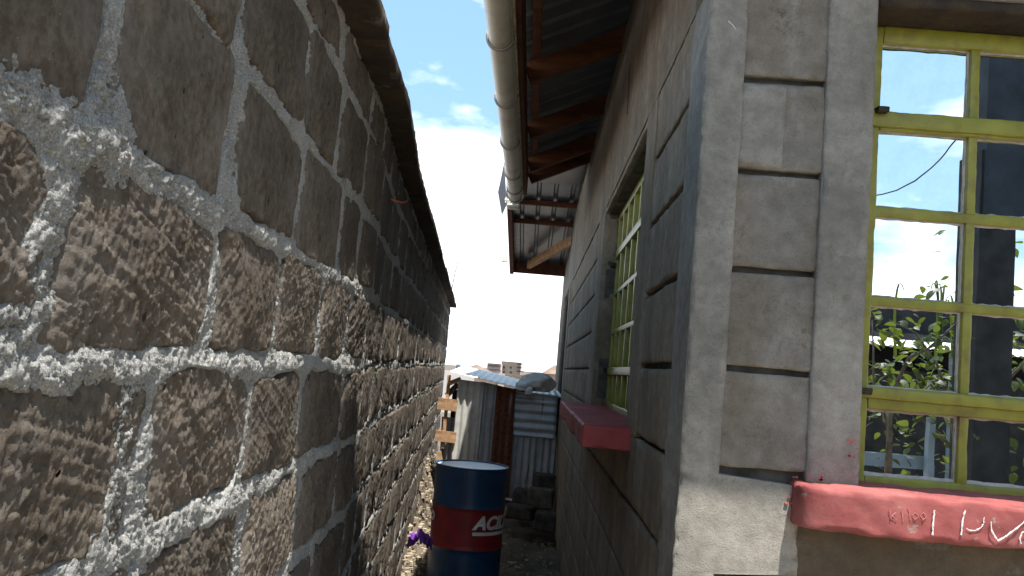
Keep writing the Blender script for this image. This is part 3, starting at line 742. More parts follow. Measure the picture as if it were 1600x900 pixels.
# front slope, ribs running up the slope
mb = MB(); vv = []; ff = []; xs = []; x = -.24
while x < 5.0:
    for dx, dz in ((0, 0), (.125, 0), (.14, .024), (.165, .024), (.18, 0)): xs.append((x+dx, dz))
    x += .19
for (x, dz) in xs:
    y1 = 1.43+min(2.64, max(.001, x+.24)); z0 = ZR; z1 = ZR+TAN*(y1-1.43); vv += [(x, 1.43, z0+dz), (x, y1, z1+dz), (x, 1.43, z0+dz+.003), (x, y1, z1+dz+.003)]
for i in range(len(xs)-1):
    a = i*4; ff += [(a, a+1, a+5, a+4), (a+2, a+6, a+7, a+3), (a, a+4, a+6, a+2)]
mb.add(vv, ff); mb.build('roof_sheet', M['roofsheet'], house)
mb = MB(); mb.add([(2.4, 4.07, ZR+TAN*2.64), (2.4, 12.5, ZR+TAN*2.64), (5, 4.07, ZR+.2), (5, 12.5, ZR+.2), (2.4, 4.07, ZR+TAN*2.64+.01), (2.4, 12.5, ZR+TAN*2.64+.01), (5, 4.07, ZR+.21), (5, 12.5, ZR+.21)], [(0, 2, 3, 1), (4, 5, 7, 6), (0, 1, 5, 4)]); mb.build('roof_sheet', M['roofsheet'], house)
for i, y in enumerate((1.75, 2.5, 3.46, 4.64, 5.80, 6.80, 7.22)):
    mb = MB(); x0, x1 = XE+.012, 1.0 if y > 2.6 else .30
    x1 = min(x1, y-1.6) if y < 2.6 else x1
    mb.add(*obox((x0, y, ZE+.165), (x1, y, ZE+.165+TAN*(x1-x0)), (0, 0, 1), .052, .118)); mb.build('rafter', M['timber'], house, False, (x0, y, ZE))
for x in (.6, 1.5, 2.4, 3.3, 4.2):
    mb = MB(); mb.add(*obox((x, YE+.03, ZE+.165), (x, YE+.9, ZE+.165+TAN*.87), (0, 0, 1), .05, .118)); mb.build('rafter', M['timber'], house)
for i, x in enumerate((-.115,)):
    mb = MB(); z = ZE+.228+TAN*(x+.172)+.0; mb.add(*box((x-.022, 1.7 + (.5 if i else 0), z+.0), (x+.022, 7.4, z+.030))); mb.build('batten', M['timber'], house)
# fascia boards with a pale raw edge
for i, (y0, y1, zz) in enumerate(((YE-.03, 4.74, 0), (4.742, YEND, .006))):
    fb = lrbox('fascia_board', (XE-.022, y0, ZE+zz), (XE+.004, y1, ZE+.20), M['fascia'], house, res=.1, r=.003, amp=.001, seed=i)
    v, f = rbox((XE-.042+.004*i, y0, ZE-.014+zz), (XE-.0225, y1, ZE+.02+zz), res=.02, r=.002, amp=.0022, sc=30, seed=i+3, edge=.004)
    link('edge_trim', v, f, M['fasc_edge'], fb)
lrbox('fascia_board', (XE-.02, YE-.03, ZE), (4.9, YE-.004, ZE+.20), M['fascia'], house, res=.2, r=.003, amp=.001, seed=7)
# half-round gutter with clips, its outlet box at the far end
GX, GZc, GR = -.262, 3.075, .054
def gfn(u, v):
    a = math.pi*(1+u*1.0); y = (YE-.03)+v*(YEND-.15-YE+.03)
    return GX+GR*np.cos(math.pi+u*math.pi), y, GZc+GR*np.sin(math.pi+u*math.pi)-.004*v+.0015*np.sin(v*23)
def gut():
    nu, nv = 24, 60; U, V = np.meshgrid(np.linspace(0, 1, nu), np.linspace(0, 1, nv), indexing='ij')
    P = np.stack(gfn(U, V), -1).reshape(-1, 3); c = np.stack([np.full_like(U, GX), gfn(U, V)[1], np.full_like(U, GZc)], -1).reshape(-1, 3)
    P2 = c+(P-c)*.94; n = nu*nv; f = gridf(nu, nv); f2 = gridf(nu, nv, n)[:, ::-1]; e = []
    for j in range(nv-1):
        a = j; e.append((a, a+1, a+1+n, a+n)); a = (nu-1)*nv+j; e.append((a, a+n, a+1+n, a+1))
    return np.concatenate([P, P2]), np.concatenate([f, f2, np.array(e)])
gt = link('gutter', *gut(), M['gutter'], house, True, (GX, 4.3, GZc))
lrbox('back_plate', (GX+GR+.002, YE, GZc-.015), (XE-.031, YEND-.12, GZc+.05), M['gutter'], gt, res=.3, r=.002, amp=0, seed=1)
for y in (2.2, 3.0, 3.62, 4.45, 5.32, 6.2, 6.72, 7.02):
    pts = [(GX+(GR+.006)*math.cos(math.pi+a*math.pi/14), y, GZc+(GR+.006)*math.sin(math.pi+a*math.pi/14)) for a in range(15)]
    pts = [(GX-(GR+.006), y, GZc+.03)]+pts+[(XE-.03, y, GZc+.01)]
    mb = MB(); v, f = tube(pts, .0065, 8); v = np.array(v); v[:, 1] = y+(v[:, 1]-y)*1.9; mb.add(v, f); mb.build('clip', M['clip'], gt, True)
lrbox('outlet', (GX-.070, YEND-.13, GZc-.075), (XE-.045, YEND+.01, GZc-.045), M['gutter'], gt, res=.03, r=.018, amp=.001, seed=3)
lrbox('end_cap', (GX-.075, YEND-.02, GZc-.075), (GX-.045, YEND+.01, GZc+.06), M['gutter'], gt, res=.03, r=.006, amp=.001, seed=3)
mb = MB(); mb.add(*tube([(GX-.095, YEND-.05, GZc-.005), (GX-.045, YEND-.05, GZc-.005)], .009, 8)); mb.add(*tube([(GX-.085, YEND-.05, GZc-.03), (GX-.085, YEND-.05, GZc+.02)], .007, 8)); mb.build('bolt', M['white'], gt)
# dark flashing corner beyond the gutter
A_, B_, D_ = at(788, 252, 7.6), at(778, 300, 7.6), at(784, 336, 7.6); mb = MB()
mb.add([tuple(A_), tuple(B_), tuple(D_), tuple(at(792, 320, 7.6)), tuple(A_+[0, .02, 0]), tuple(B_+[0, .02, 0]), tuple(D_+[0, .02, 0]), tuple(at(792, 320, 7.62))], [(0, 1, 2, 3), (7, 6, 5, 4), (0, 4, 5, 1), (1, 5, 6, 2), (2, 6, 7, 3)]); mb.build('flashing', M['tank'], house)
# lower roof over the back of the house
def z2(y): return 3.64-.165*(y-9.0)
x0, x1 = -.42, 2.4
ys_ = (8.9, 12.05); vv = []; ff = []; xs = []; x = x0
while x < x1:
    for dx, dz in ((0, 0), (.125, 0), (.14, .022), (.165, .022), (.18, 0)): xs.append((x+dx, dz))
    x += .19
for x, dz in xs: vv += [(x, ys_[0], z2(ys_[0])+dz), (x, ys_[1], z2(ys_[1])+dz), (x, ys_[0], z2(ys_[0])+dz+.003), (x, ys_[1], z2(ys_[1])+dz+.003)]
for i in range(len(xs)-1):
    a = i*4; ff += [(a, a+1, a+5, a+4), (a+2, a+6, a+7, a+3)]
mb = MB(); mb.add(vv, ff); mb.build('roof_sheet', M['roofsheet'], house)
mb = MB(); mb.add(*box((-.27, 7.6, z2(8.9)-.02), (2.4, 8.93, z2(8.9)+.01))); mb.build('roof_sheet', M['roofsheet'], house)  # unseen slab, its passage edge shaped to cast the shade on the shack
for y in (9.5, 10.15):
    mb = MB(); mb.add(*box((-.38, y-.025, z2(y)-.062), (.5, y+.025, z2(y)-.004))); mb.build('batten', M['timber'], house)
mb = MB(); mb.add(*obox((-.40, 8.9, z2(8.9)-.09), (-.40, 12.06, z2(12.06)-.09), (0, 0, 1), .055, .17)); mb.build('fascia_board', M['timber'], house)
mb = MB(); mb.add(*obox((-.425, 8.9, z2(8.9)-.07), (-.425, 12.06, z2(12.06)-.07), (0, 0, 1), .014, .15)); mb.build('edge_trim', M['gutter'], house)
mb = MB(); mb.add(*box((-.415, 12.0, 2.985), (.5, 12.03, 3.168))); mb.build('fascia_board', M['fascia'], house)
a = at(826, 414, 11.7); b = at(895, 375, 10.2); mb = MB(); mb.add(*obox(a, b, (0, 0, 1), .05, .11)); mb.build('brace', M['rawwood'], house)
a = at(790, 403, 11.98); mb = MB(); mb.add(*box(tuple(a-[.05, .05, .06]), tuple(a+[.03, .05, .05]))); mb.build('gutter_end', M['gutter'], house)

# ------------------------------------------------------------------ tin shack across the passage
YS = 9.5
shack = thing('tin_shack', (-.3, YS, 0), 'low patched shack of corrugated iron sheets closing the far end of the passage', 'shack')
def corr(name, pts, mat, pitch=.076, amp=.011, horiz=False, jag=0, seed=0, Y=YS, parent=shack, lean=0, wob=.004):
    """sheet between 4 corners TL,TR,BR,BL (x,z); corrugations run vertical or horizontal"""
    (tlx, tlz), (trx, trz), (brx, brz), (blx, blz) = pts
    w = max(abs(trx-tlx), abs(brx-blx)); h = max(abs(tlz-blz), abs(trz-brz))
    nu = int(w/pitch*8)+2 if not horiz else 14; nv = 16 if not horiz else int(h/pitch*8)+2
    def fn(u, v):
        uu = u.copy()
        if jag: uu = np.where(u < .001, u+jag*(vnoise(v*9, v*0, v*0, seed)*.5+.5)+0*u, u)
        X = (blx*(1-uu)+brx*uu)*(1-v)+(tlx*(1-uu)+trx*uu)*v; Z = (blz*(1-uu)+brz*uu)*(1-v)+(tlz*(1-uu)+trz*uu)*v
        ph = (Z if horiz else X)*2*math.pi/pitch
        y = Y+amp*np.cos(ph)+wob*fbm(X*3, Z*3, X*0, 2, seed)+lean*v
        return X, y, Z
    v, f = surf(fn, nu, nv, .003, (0, -1, 0)); return link(name, v, f, mat, parent, True, ((blx+brx)/2, Y, blz))
q = lambda px, py, Y=YS: (float(at(px, py, Y)[0]), float(at(px, py, Y)[2]))
corr('iron_sheet', [q(715, 592), q(757, 598), q(738, 800), q(697, 800)], M['iron_pale'], jag=.12, seed=1, Y=YS-.03)
corr('iron_sheet', [q(752, 596, YS), q(783, 603), q(764, 800), q(733, 800)], M['iron'], seed=2)
corr('iron_sheet', [q(776, 602, YS-.02), q(806, 608, YS-.02), q(793, 800, YS-.02), q(760, 800, YS-.02)], M['iron_rust'], seed=3, Y=YS-.02)
corr('iron_sheet', [q(801, 611, YS+.02), q(872, 618, YS+.02), q(868, 686, YS+.02), q(797, 679, YS+.02)], M['iron'], .10, .012, True, seed=4, Y=YS+.02)
corr('iron_sheet', [q(798, 676, YS+.05), q(838, 680, YS+.05), q(828, 795, YS+.05), q(790, 782, YS+.05)], M['iron'], seed=5, Y=YS+.05)
corr('iron_sheet', [q(834, 678, YS+.07), q(870, 682, YS+.07), q(858, 800, YS+.07), q(824, 795, YS+.07)], M['iron'], seed=6, Y=YS+.07)
# pale roof sheet sloping down to the right
A_ = at(703, 580, YS-.12); B_ = at(813, 609, YS-.12)
def rf(u, v):
    X = A_[0]+u*(B_[0]-A_[0]+.10); Y = YS-.12+v*1.9
    return X, Y, A_[2]+(B_[2]-A_[2])*u*1.05+.075*v*1.0+.0035*np.cos(Y*0+X*2*math.pi/.076)
v, f = surf(rf, 90, 8, .003, (0, 0, 1)); link('roof_sheet', v, f, M['iron_bright'], shack, True, tuple(A_))
A2 = at(800, 611, YS); 
def rf2(u, v):
    X = A2[0]+u*.58; Y = YS-.02+v*1.7
    return X, Y, A2[2]-.02*u+.03*v+.004*np.cos(X*2*math.pi/.076)
v, f = surf(rf2, 60, 6, .003, (0, 0, 1)); link('roof_sheet', v, f, M['iron'], shack, True, tuple(A2))
mb = MB(); mb.add(*box((-.88, YS+.12, -.2), (.36, YS+.16, 1.30))); mb.build('inner_wall', M['darkwall'], shack)
def board(px0, py0, px1, py1, w, d, Y, mat='rawwood', seed=0, name='board'):
    a = at(px0, py0, Y); b = at(px1, py1, Y); mb = MB(); mb.add(*obox(a, b, (0, 0, 1) if abs(px1-px0) > abs(py1-py0) else (1, 0, 0), d, w)); return mb.build(name, M[mat], shack, False, tuple(a))
board(702, 586, 692, 700, .035, .05, YS-.02, name='post'); board(716, 640, 706, 730, .03, .04, YS+.08, name='post')
board(684, 630, 714, 634, .13, .03, YS-.06); board(680, 680, 712, 684, .12, .03, YS-.05)
board(700, 600, 720, 592, .05, .05, YS-.01, name='beam'); board(698, 618, 716, 600, .06, .05, YS+.03, 'darkrock', name='beam')
corr('iron_sheet', [q(692, 650, YS+.2), q(712, 652, YS+.2), q(700, 790, YS+.2), q(684, 790, YS+.2)], M['iron'], seed=8, Y=YS+.1)
board(686, 705, 694, 760, .05, .05, YS-.03, name='post')
a = at(792, 781, 9.42); mb = MB(); mb.add(*obox(at(790, 779, 9.42), at(800, 781, 9.42), (0, 0, 1), .02, .02)); mb.build('sheet_edge', M['iron_bright'], shack)
# stuffed sack on the shack
c = at(836, 601, YS+.10)
def blob(c, r, seed, nu=64, nv=36):
    def fn(u, v):
        a = u*2*math.pi; b = (v-.5)*math.pi; cx = np.cos(b)*np.cos(a); cy = np.cos(b)*np.sin(a); cz = np.sin(b)
        d = 1+.16*fbm(cx*1.6, cy*1.6, cz*1.6, 2, seed)+.07*np.abs(fbm(cx*4+cz*3, cy*4, cz*4, 3, seed+2))
        sx = np.sign(cx)*np.abs(cx)**.8
        return c[0]+r[0]*sx*d, c[1]+r[1]*cy*d, c[2]+np.maximum(r[2]*cz*d, -r[2]*.72)+.25*r[2]*cx*(cz > 0)
    return surf(fn, nu, nv)
sk = thing('sack', tuple(c-[0, 0, .1]), 'bulging grey woven sack lying on the shack roof by the house wall', 'sack')
v, f = blob(c+np.array([0, 0, .012]), (.205, .17, .120), 3); link('bag', v, f, M['sack'], sk)
c2 = at(815, 603, YS-.02); v, f = blob(c2, (.075, .07, .055), 9, 32, 20); link('tied_neck', v, f, M['sack'], sk)
v, f = blob(at(826, 612, YS-.08), (.045, .04, .05), 12, 24, 16); link('flap', v, f, M['sack'], sk)

# ------------------------------------------------------------------ oil drum
DC = at(738, 726, 6.68); DR = .284; DT = float(DC[2])+.0; dx, dy = float(DC[0]), 6.68
DB = -.17; drum = thing('oil_drum', (dx, dy, DB), 'dark blue steel drum with a red band and white lettering standing in the passage', 'drum')
zt = DT; z1 = float(at(738, 797, 6.68-DR)[2]); z2_ = float(at(738, 862, 6.68-DR)[2])
def ring_prof(za, zb, bead_a=False, bead_b=False):
    p = [(DR, za)]
    for t in np.linspace(0, 1, 15): 
        z = za+(zb-za)*t; r = DR
        p.append((r, z))
    return p
def body(name, za, zb, m):
    n = 20; prof = []
    for t in np.linspace(0, 1, n):
        z = za+(zb-za)*t; r = DR
        for zc in (z1, z2_): r += .008*math.exp(-((z-zc)/.010)**2)
        prof.append((r, z))
    prof = sorted(set(prof), key=lambda q_: q_[1]); v, f = lathe(prof, (dx, dy, 0), 72)
    v = np.array(v); rr_ = .0035*fbm(v[:, 0]*5, v[:, 1]*5, v[:, 2]*5, 2, 3); v[:, 0] += rr_*(v[:, 0]-dx)/DR; v[:, 1] += rr_*(v[:, 1]-dy)/DR
    mb = MB(); mb.add(v, f); return mb.build(name, m, drum, True)
body('upper_shell', z1+.001, zt-.012, M['blue']); band = body('red_band', z2_, z1, M['redband']); body('lower_shell', DB, z2_-.001, M['blue'])
mb = MB(); mb.add(*lathe([(DR, zt-.014), (DR+.008, zt-.010), (DR+.009, zt-.002), (DR+.004, zt+.003), (DR-.006, zt+.002), (DR-.008, zt-.016)], (dx, dy, 0), 72)); mb.build('rim', M['blue'], drum, True)
mb = MB(); v, f = lathe([(.0005, zt-.006), (.15, zt-.006), (DR-.02, zt-.007), (DR-.007, zt-.010)], (dx, dy, 0), 72); mb.add(v, f); mb.build('lid', M['lid'], drum, True)
mb = MB(); mb.add(*lathe([(.0005, zt-.0065), (.022, zt-.0065), (.022, zt-.012)], (dx+.02, dy-.17, 0), 16)); mb.build('bung', M['iron'], drum)
camang = math.atan2(-dy, -dx)
def wraptext(s, size, a0, zbase, shear=.3, m='white', name='lettering', bold=.006):
    cu = bpy.data.curves.new('t', 'FONT'); cu.body = s; cu.size = size; cu.shear = shear; cu.offset = bold; cu.extrude = 0
    o = bpy.data.objects.new('t', cu); C.objects.link(o); dg = bpy.context.evaluated_depsgraph_get(); me = bpy.data.meshes.new_from_object(o.evaluated_get(dg))
    v = np.array([p.co[:] for p in me.vertices]); f = [tuple(p.vertices) for p in me.polygons]
    bpy.data.objects.remove(o); bpy.data.curves.remove(cu)
    # finer along the arc so that it follows the drum
    th = a0+v[:, 0]/DR; P = np.stack([dx+(DR+.0075)*np.cos(th), dy+(DR+.0075)*np.sin(th), zbase+v[:, 1]], -1)
    mb = MB(); mb.add(P, f); return mb.build(name, M[m], band)
zl = float(at(760, 829, 6.4)[2])
wraptext('ACID', .135, camang+rad(10), zl)
n = 24; th = camang+rad(9)+np.linspace(0, rad(66), n); mb = MB(); vv = []
for t in th: vv += [(dx+(DR+.0075)*math.cos(t), dy+(DR+.0075)*math.sin(t), zl-.048), (dx+(DR+.0075)*math.cos(t), dy+(DR+.0075)*math.sin(t), zl-.022)]
mb.add(vv, [(2*i, 2*i+2, 2*i+3, 2*i+1) for i in range(n-1)]); mb.build('underline', M['white'], band)
wraptext('o', .14, camang-rad(76), zl+.02, 0)

# purple rag
c = at(657, 848, 6.2)
def rag(u, v):
    a = (u-.5)*.17; b = (v-.5)*.12
    return c[0]+a+.01*fbm(u*5, v*5, u*0, 2, 4), c[1]+b, c[2]+.045*fbm(u*5, v*5, u*0+3, 3, 6)+.07*np.exp(-((u-.5)**2+(v-.5)**2)*6)-.0*u
v, f = surf(rag, 30, 24, .002, (0, 0, 1)); o = link('rag', v, f, M['purple'], None, True, tuple(c)); tag(o, 'crumpled purple rag on the rubble left of the drum', 'rag')

# dark quarry blocks stacked against the house
bl = [(850, 752, 9.0, .20, .16, 'topmost dark quarry block of the pile against the house wall'),
      (845, 778, 8.8, .26, .20, 'large square dark block in the middle of the pile by the wall'),
      (815, 776, 9.1, .17, .17, 'dark block standing left of the big square one in the pile'),
      (812, 800, 8.7, .30, .14, 'long low dark block at the bottom left of the pile'),
      (855, 815, 8.5, .24, .18, 'dark block at the bottom of the pile touching the house wall')]
for i, (px, py, Y, w, h, lab) in enumerate(bl):
    c = at(px, py, Y); v, f = rbox((-w/2, -.1, -h/2), (w/2, .1, h/2), res=.02, r=.014, amp=.008, sc=14, seed=i, edge=.01)
    a = random.uniform(-.3, .3); ca, sa = math.cos(a), math.sin(a); v = np.stack([v[:, 0]*ca-v[:, 1]*sa, v[:, 0]*sa+v[:, 1]*ca, v[:, 2]], -1)+c
    v[:, 0] = np.minimum(v[:, 0], XS-.004)
    o = link('quarry_block', v, f, M['darkrock'], None, True, tuple(c-[0, 0, h/2])); tag(o, lab, 'stone block', 'dark stone blocks piled by the house wall')

# ------------------------------------------------------------------ far buildings
fw = thing('far_wall', tuple(at(800, 600, 30)*[1, 1, 0]), 'long brown stone wall beyond the shack roof', 'wall')
for i, (p0, p1, p2) in enumerate(((742, 786, 581), (786.5, 824, 584))):
    a = at(p0, p2, 30); b = at(p1, p2+3, 30.); v, f = box((a[0], 30+i*.6, -.3), (b[0]+.02, 30.4+i*.6, a[2])); mb = MB(); mb.add(v, f); mb.build('wall_length', M['brownwall'], fw)
a = at(779, 583, 29.7); b = at(787, 606, 29.7); mb = MB(); mb.add(*box((a[0], 29.7, -.3), (b[0], 29.95, a[2]))); mb.build('pillar', M['cream'], fw)
a = at(700, 579, 32); b = at(745, 583, 32); mb = MB(); mb.add(*box((a[0]-3, 32, -.3), (b[0], 32.4, b[2]))); mb.build('wall_length', M['palerender'], fw)
def bldg(name, px0, px1, pyt, pyb, Y, depth, label, mat, rows_, cat='building', parts=()):
    a = at(px0, pyt, Y); b = at(px1, pyb, Y)
    o = thing(name, ((a[0]+b[0])/2, Y+depth/2, -.3), label, cat)
    mb = MB(); mb.add(*box((a[0], Y, -.3), (b[0], Y+depth, a[2]))); mb.build('wall', M[mat], o)
    for (x0, y0, x1, y1, m, nm, d) in rows_:
        p = at(x0, y0, Y-d); q_ = at(x1, y1, Y-d); mb = MB(); mb.add(*box((min(p[0], q_[0]), Y-d, min(p[2], q_[2])), (max(p[0], q_[0]), Y+.1, max(p[2], q_[2])))); mb.build(nm, M[m], o)
    return o
W_ = []
for x in (787.5, 798.2):
    for y in (572.5, 580): W_.append((x-1.1, y+.2*(x > 790), x+1.1, y+3.2, 'darkglass', 'window', .15))
for y in (567.5, 573.5, 579.5): W_.append((808, y, 818, y+2.4, 'darkglass', 'gallery', .2)); W_.append((807.5, y+2.8, 819, y+4, 'palerender', 'balcony', 1.2))
W_.append((784, 562.5, 816, 564.2, 'palerender', 'parapet', .6))
bldg('apartment_block', 784, 812, 564, 590, 85, 9, 'distant cream four storey block with open galleries on its right end', 'cream', W_)
W_ = [(762, 569.8, 782.5, 573, 'redrender', 'window_band', .3), (761.6, 576.2, 782.5, 579.2, 'redrender', 'window_band', .3), (761, 566.2, 783, 567.4, 'palerender', 'parapet', .5)]
for x in (765, 769.5, 774, 778.5):
    for y in (570.3, 576.6): W_.append((x, y, x+1.6, y+2.2, 'darkglass', 'window', .45))
bldg('office_block', 761.5, 783.4, 567, 590, 84, 9, 'distant pale block with dull red window bands left of the cream one', 'palerender', W_)
for i, (x0, x1, y0, lab) in enumerate(((712, 718.5, 568.5, 'dark water tank on the skyline nearest the stone wall'), (735, 741, 572.5, 'small dark water tank on the skyline left of the red banded block'))):
    a = at(x0, y0, 60); b = at(x1, y0+7, 60); r = (b[0]-a[0])/2; cx = (a[0]+b[0])/2
    mb = MB(); h = a[2]-b[2]; mb.add(*lathe([(.001, h), (r*.5, h), (r*.9, h*.86), (r, h*.8), (r, h*.1), (r*.96, 0), (.001, 0)], (cx, 60.5, b[2]), 20)); t_o = thing('water_tank', (cx, 60.5, -.3), lab, 'water tank'); mb.build('tank', M['tank'], t_o, True)
    mb = MB()
    for sx in (-1, 1):
        for sy in (-1, 1): mb.add(*box((cx+sx*r*.7-.05, 60.5+sy*r*.7-.05, -.3), (cx+sx*r*.7+.05, 60.5+sy*r*.7+.05, b[2])))
    mb.build('stand', M['darkwall'], t_o)
def lowhouse(px0, px1, pyt, Y, lab, mat):
    a = at(px0, pyt, Y); b = at(px1, pyt, Y); o = thing('low_house', ((a[0]+b[0])/2, Y+3, -.3), lab, 'house')
    mb = MB(); mb.add(*box((a[0], Y, -.3), (b[0], Y+6, a[2]))); mb.build('wall', M[mat], o)
    mb = MB(); m_ = (a[0]+b[0])/2; mb.add([(a[0]-.3, Y-.3, a[2]+.003), (b[0]+.3, Y-.3, a[2]+.003), (b[0]+.3, Y+6.3, a[2]+.003), (a[0]-.3, Y+6.3, a[2]+.003), (m_, Y+1.5, a[2]+.6), (m_, Y+4.5, a[2]+.6)], [(0, 1, 4), (1, 2, 5, 4), (2, 3, 5), (3, 0, 4, 5), (0, 3, 2, 1)]); mb.build('roof', M['brownwall'], o)
lowhouse(722, 760, 579, 70, 'low far house with a rusty roof below the red banded block', 'brownwall')
lowhouse(856, 880, 584, 52, 'low far house glimpsed between sack and house wall', 'cream')

# ------------------------------------------------------------------ the yard behind the camera (seen mirrored in the front window)
YM = 2*(Yw+.022)
def mir(px, py, Yb):                            # point behind the camera whose mirror image stands at that pixel
    P = at(px, py, YM-Yb); return np.array([P[0], Yb, P[2]])
def leaf_mesh():
    n = 7; vv = []; 
    for i in range(n):
        t = i/(n-1); w = .5*math.sin(math.pi*min(1, t*1.02))**.8*(1-.45*t); vv += [(-w, t, .10*w-.25*t*t), (0, t, -.25*t*t), (w, t, .10*w-.25*t*t)]
    f = []
    for i in range(n-1):
        a = i*3; f += [(a, a+1, a+4, a+3), (a+1, a+2, a+5, a+4)]
    return vv, f
LV, LF = leaf_mesh(); LVn = np.array(LV)
lme = bpy.data.meshes.new('leaf'); lme.from_pydata(LV, [], LF); lme.materials.append(M['leaf']); lme.polygons.foreach_set('use_smooth', [True]*len(lme.polygons))
def shrub(name, base, branches, nleaf, label, seed, lsize=(.05, .09), single=90, spread=.16, cat='tree'):
    r = random.Random(seed); o = thing(name, base, label, cat)
    mb = MB(); tips = []
    for (pts, r0) in branches:
        rs = [r0*(1-.75*i/(len(pts)-1)) for i in range(len(pts))]; mb.add(*tube(pts, rs, 8)); tips += [Vector(p) for p in pts[1:]]
        tips += [Vector(pts[i]).lerp(Vector(pts[i+1]), .5) for i in range(1, len(pts)-1)]
    mb.build('trunk', M['bark'], o, True)
    vs = []; fs = []; off = 0
    for k in range(nleaf):
        p = r.choice(tips)+Vector((r.gauss(0, spread), r.gauss(0, spread), r.gauss(0, spread)))
        s = r.uniform(*lsize)
        mt = Matrix.Translation(p) @ Matrix.Rotation(r.uniform(0, 6.28), 4, 'Z') @ Matrix.Rotation(r.uniform(-.9, .5), 4, 'X') @ Matrix.Rotation(r.uniform(-.6, .6), 4, 'Y') @ Matrix.Diagonal((s*.8, s, s, 1))
        if k < single:
            l = bpy.data.objects.new('leaf', lme); C.objects.link(l); l.parent = o; l.matrix_basis = Matrix.Translation(-wloc(o)) @ mt
        else:
            A = np.array(mt); P = LVn @ A[:3, :3].T + A[:3, 3]; vs.append(P); fs.append(np.array(LF)+off); off += len(P)
    if vs:
        g = link('foliage', np.concatenate(vs), np.concatenate(fs), M['leaf'], o); tag(g, kind='stuff')
    return o
Yt = -1.6
def mpts(l, Yb=Yt): return [tuple(mir(x, y, Yb+dy)) for x, y, dy in l]
base = mir(1390, 735, Yt); b0 = (base[0], Yt, -.1)
br = [([b0]+mpts([(1388, 720, 0), (1390, 660, .05), (1400, 600, .1)]), .035), (mpts([(1392, 680, 0), (1380, 640, -.1), (1366, 610, -.1), (1362, 500, 0)]), .018),
      (mpts([(1400, 640, 0), (1430, 620, 0), (1455, 600, 0), (1490, 660, .1)]), .018), (mpts([(1500, 740, 0), (1485, 640, 0), (1465, 570, 0), (1430, 520, 0), (1390, 500, 0)]), .014), (mpts([(1400, 600, 0), (1420, 560, 0), (1450, 545, .1), (1500, 500, 0), (1515, 470, 0)]), .014)]
shrub('shrub', b0, br, 190, 'leafy green shrub mirrored in the front window panes', 5, (.04, .095), 70, .075)
br = [([(3.6, -2.6, -.1), (3.55, -2.6, .8), (3.5, -2.55, 1.7), (3.45, -2.5, 2.3)], .04), ([(3.5, -2.55, 1.4), (3.9, -2.6, 1.9), (4.2, -2.5, 2.3)], .02), ([(3.5, -2.6, 1.2), (3.1, -2.7, 1.6), (2.9, -2.7, 1.9)], .02)]
shrub('shrub', (3.6, -2.6, -.1), br, 700, 'denser green shrub mirrored at the right edge of the window', 8, (.06, .13), 60, .25)
# tall grassy reeds behind
rd = thing('reed_clump', tuple(mir(1480, 480, -4)*[1, 1, 0]), 'clump of tall reeds mirrored against the clouds in the window', 'reeds')
r = random.Random(3)
for k in range(13):
    px = r.choice([1400, 1460, 1478, 1490, 1500, 1510])+r.uniform(-12, 12); top = r.uniform(425, 462); a = mir(px, 560, -4); b = mir(px+r.uniform(-6, 6), top, -4); c_ = mir(px+r.uniform(-26, 26), top+r.uniform(4, 26), -4)
    vv = []; n = 10
    for i in range(n):
        t = i/(n-1); P = (1-t)**2*a+2*t*(1-t)*(b*1.0+np.array([0, 0, .15]))+t*t*c_; w = .014*(1-t)+.002; vv += [tuple(P-[w, 0, 0]), tuple(P+[w, 0.01, 0])]
    mb = MB(); mb.add(vv, [(2*i, 2*i+1, 2*i+3, 2*i+2) for i in range(n-1)]); mb.build('blade', M['leaf'], rd, True)
# low shed behind: dark open front, corrugated roof edge catching the sun
Yb = -6.5
sh2 = thing('yard_shed', tuple(mir(1440, 560, Yb)*[1, 1, 0]), 'dark open shed with a bright corrugated roof edge mirrored in the window', 'shed')
a = mir(1362, 541, Yb); b = mir(1620, 560, Yb); zr = a[2]
def sr(u, v):
    X = a[0]-1.5+u*6.5; Y = Yb+.15-v*2.6; return X, Y, zr+.02+v*.28+.010*np.cos(X*2*math.pi/.09)
v, f = surf(sr, 560, 5, .004, (0, 0, 1)); link('roof_sheet', v, f, M['iron_bright'], sh2)
for x in np.linspace(a[0]-1.4, a[0]+4.8, 6):
    mb = MB(); mb.add(*box((x-.05, Yb-.1, -.3), (x+.05, Yb, zr-.01))); mb.build('post', M['bluewhite'], sh2)
mb = MB(); mb.add(*box((a[0]-1.6, Yb-2.5, -.3), (a[0]+5, Yb-2.4, zr+.4))); mb.build('wall', M['darkwall'], sh2)
mb = MB(); mb.add(*box((a[0]-1.6, Yb-.9, -.3), (a[0]+5, Yb-.8, zr-.25))); mb.build('screen', M['darkwall'], sh2)
a4 = mir(1300, 440, -9.6); a4 = mir(1300, 472, -9.6); mb = MB(); mb.add(*box((a4[0]-3, -9.8, -.3), (a4[0]+9, -9.6, a4[2]))); o = mb.build('dark_wall', M['darkwall']); tag(o, 'dark building wall rising behind the yard shed', 'wall')
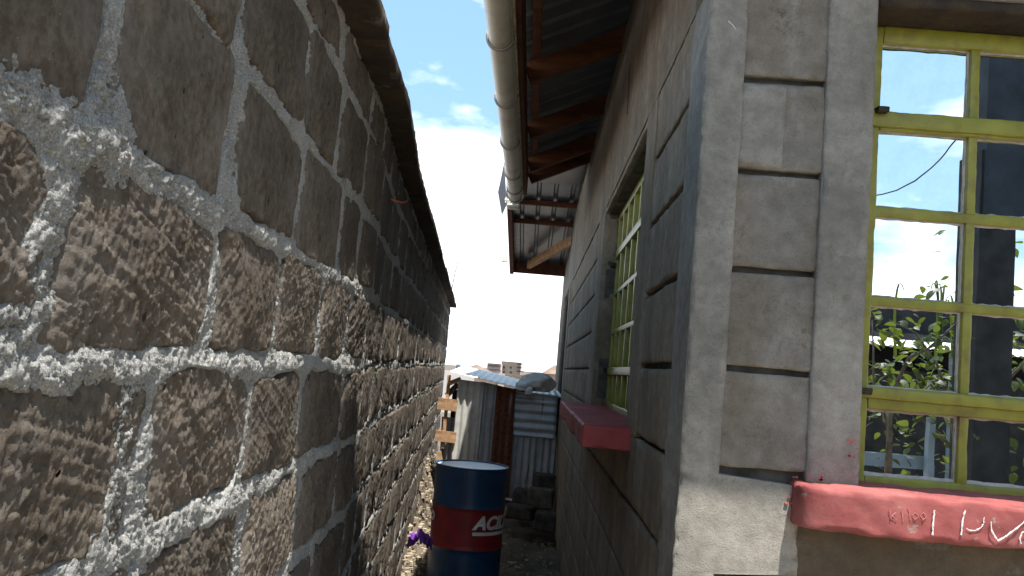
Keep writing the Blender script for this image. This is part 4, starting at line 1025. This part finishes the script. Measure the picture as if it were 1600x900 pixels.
# white plank rail
a = mir(1335, 703, -2.6); b = mir(1452, 733, -2.6)
a = mir(1335, 700, -2.6); b = mir(1452, 735, -2.6)
o = thing('rail', (a[0], -2.6, -.1), 'pale painted plank rail low in the mirrored yard', 'fence'); mb = MB(); mb.add(*box((a[0]-.5, -2.62, b[2]), (b[0], -2.59, a[2]-.02))); mb.build('plank', M['bluewhite'], o)
mb = MB(); mb.add(*box((b[0]-.05, -2.59, -.1), (b[0], -2.52, a[2]+.30))); mb.build('post', M['bluewhite'], o)
# neighbouring porch: dark roof on a square post, filling the second column of panes
Yp = -1.5
a = mir(1533, 400, Yp); b = mir(1586, 400, Yp)
pc = thing('porch', (a[0], Yp, -.1), 'dark porch post and roof mirrored in the right panes', 'porch')
mb = MB(); mb.add(*box((a[0]-.02, Yp-.3, -.1), (b[0], Yp, 3.4))); mb.build('post', M['darkwall'], pc)
zt_ = mir(1560, 335, Yp)[2]
mb = MB(); mb.add([(a[0], Yp-.12, zt_-.12), (a[0]+.55, Yp-.12, zt_+.12), (a[0]+3.2, Yp-.12, zt_+.16), (a[0]+3.2, Yp-.12, 5.6), (a[0], Yp-.12, 5.6)]+[(a[0], Yp+.02, zt_-.12), (a[0]+.55, Yp+.02, zt_+.12), (a[0]+3.2, Yp+.02, zt_+.16), (a[0]+3.2, Yp+.02, 5.6), (a[0], Yp+.02, 5.6)], [(4, 3, 2, 1, 0), (5, 6, 7, 8, 9)]+[(i, (i+1) % 5, (i+1) % 5+5, i+5) for i in range(5)]); mb.build('gable_board', M['porchwall'], pc)
mb = MB(); mb.add(*box((a[0]-.02, Yp-.35, 5.61), (a[0]+3.4, Yp+.35, 5.66))); mb.build('roof', M['darkwall'], pc)
# overhead cable
pts = [mir(x, y, -3.5) for x, y in ((1300, 305), (1340, 308), (1378, 303), (1400, 298), (1430, 283), (1455, 262), (1478, 238), (1500, 211), (1530, 170))]
mb = MB(); mb.add(*tube(pts, .007, 6)); o = mb.build('overhead_cable', M['cable'], None, True, tuple(pts[0])); tag(o, 'sagging black cable mirrored against the clouds in a window pane', 'cable')
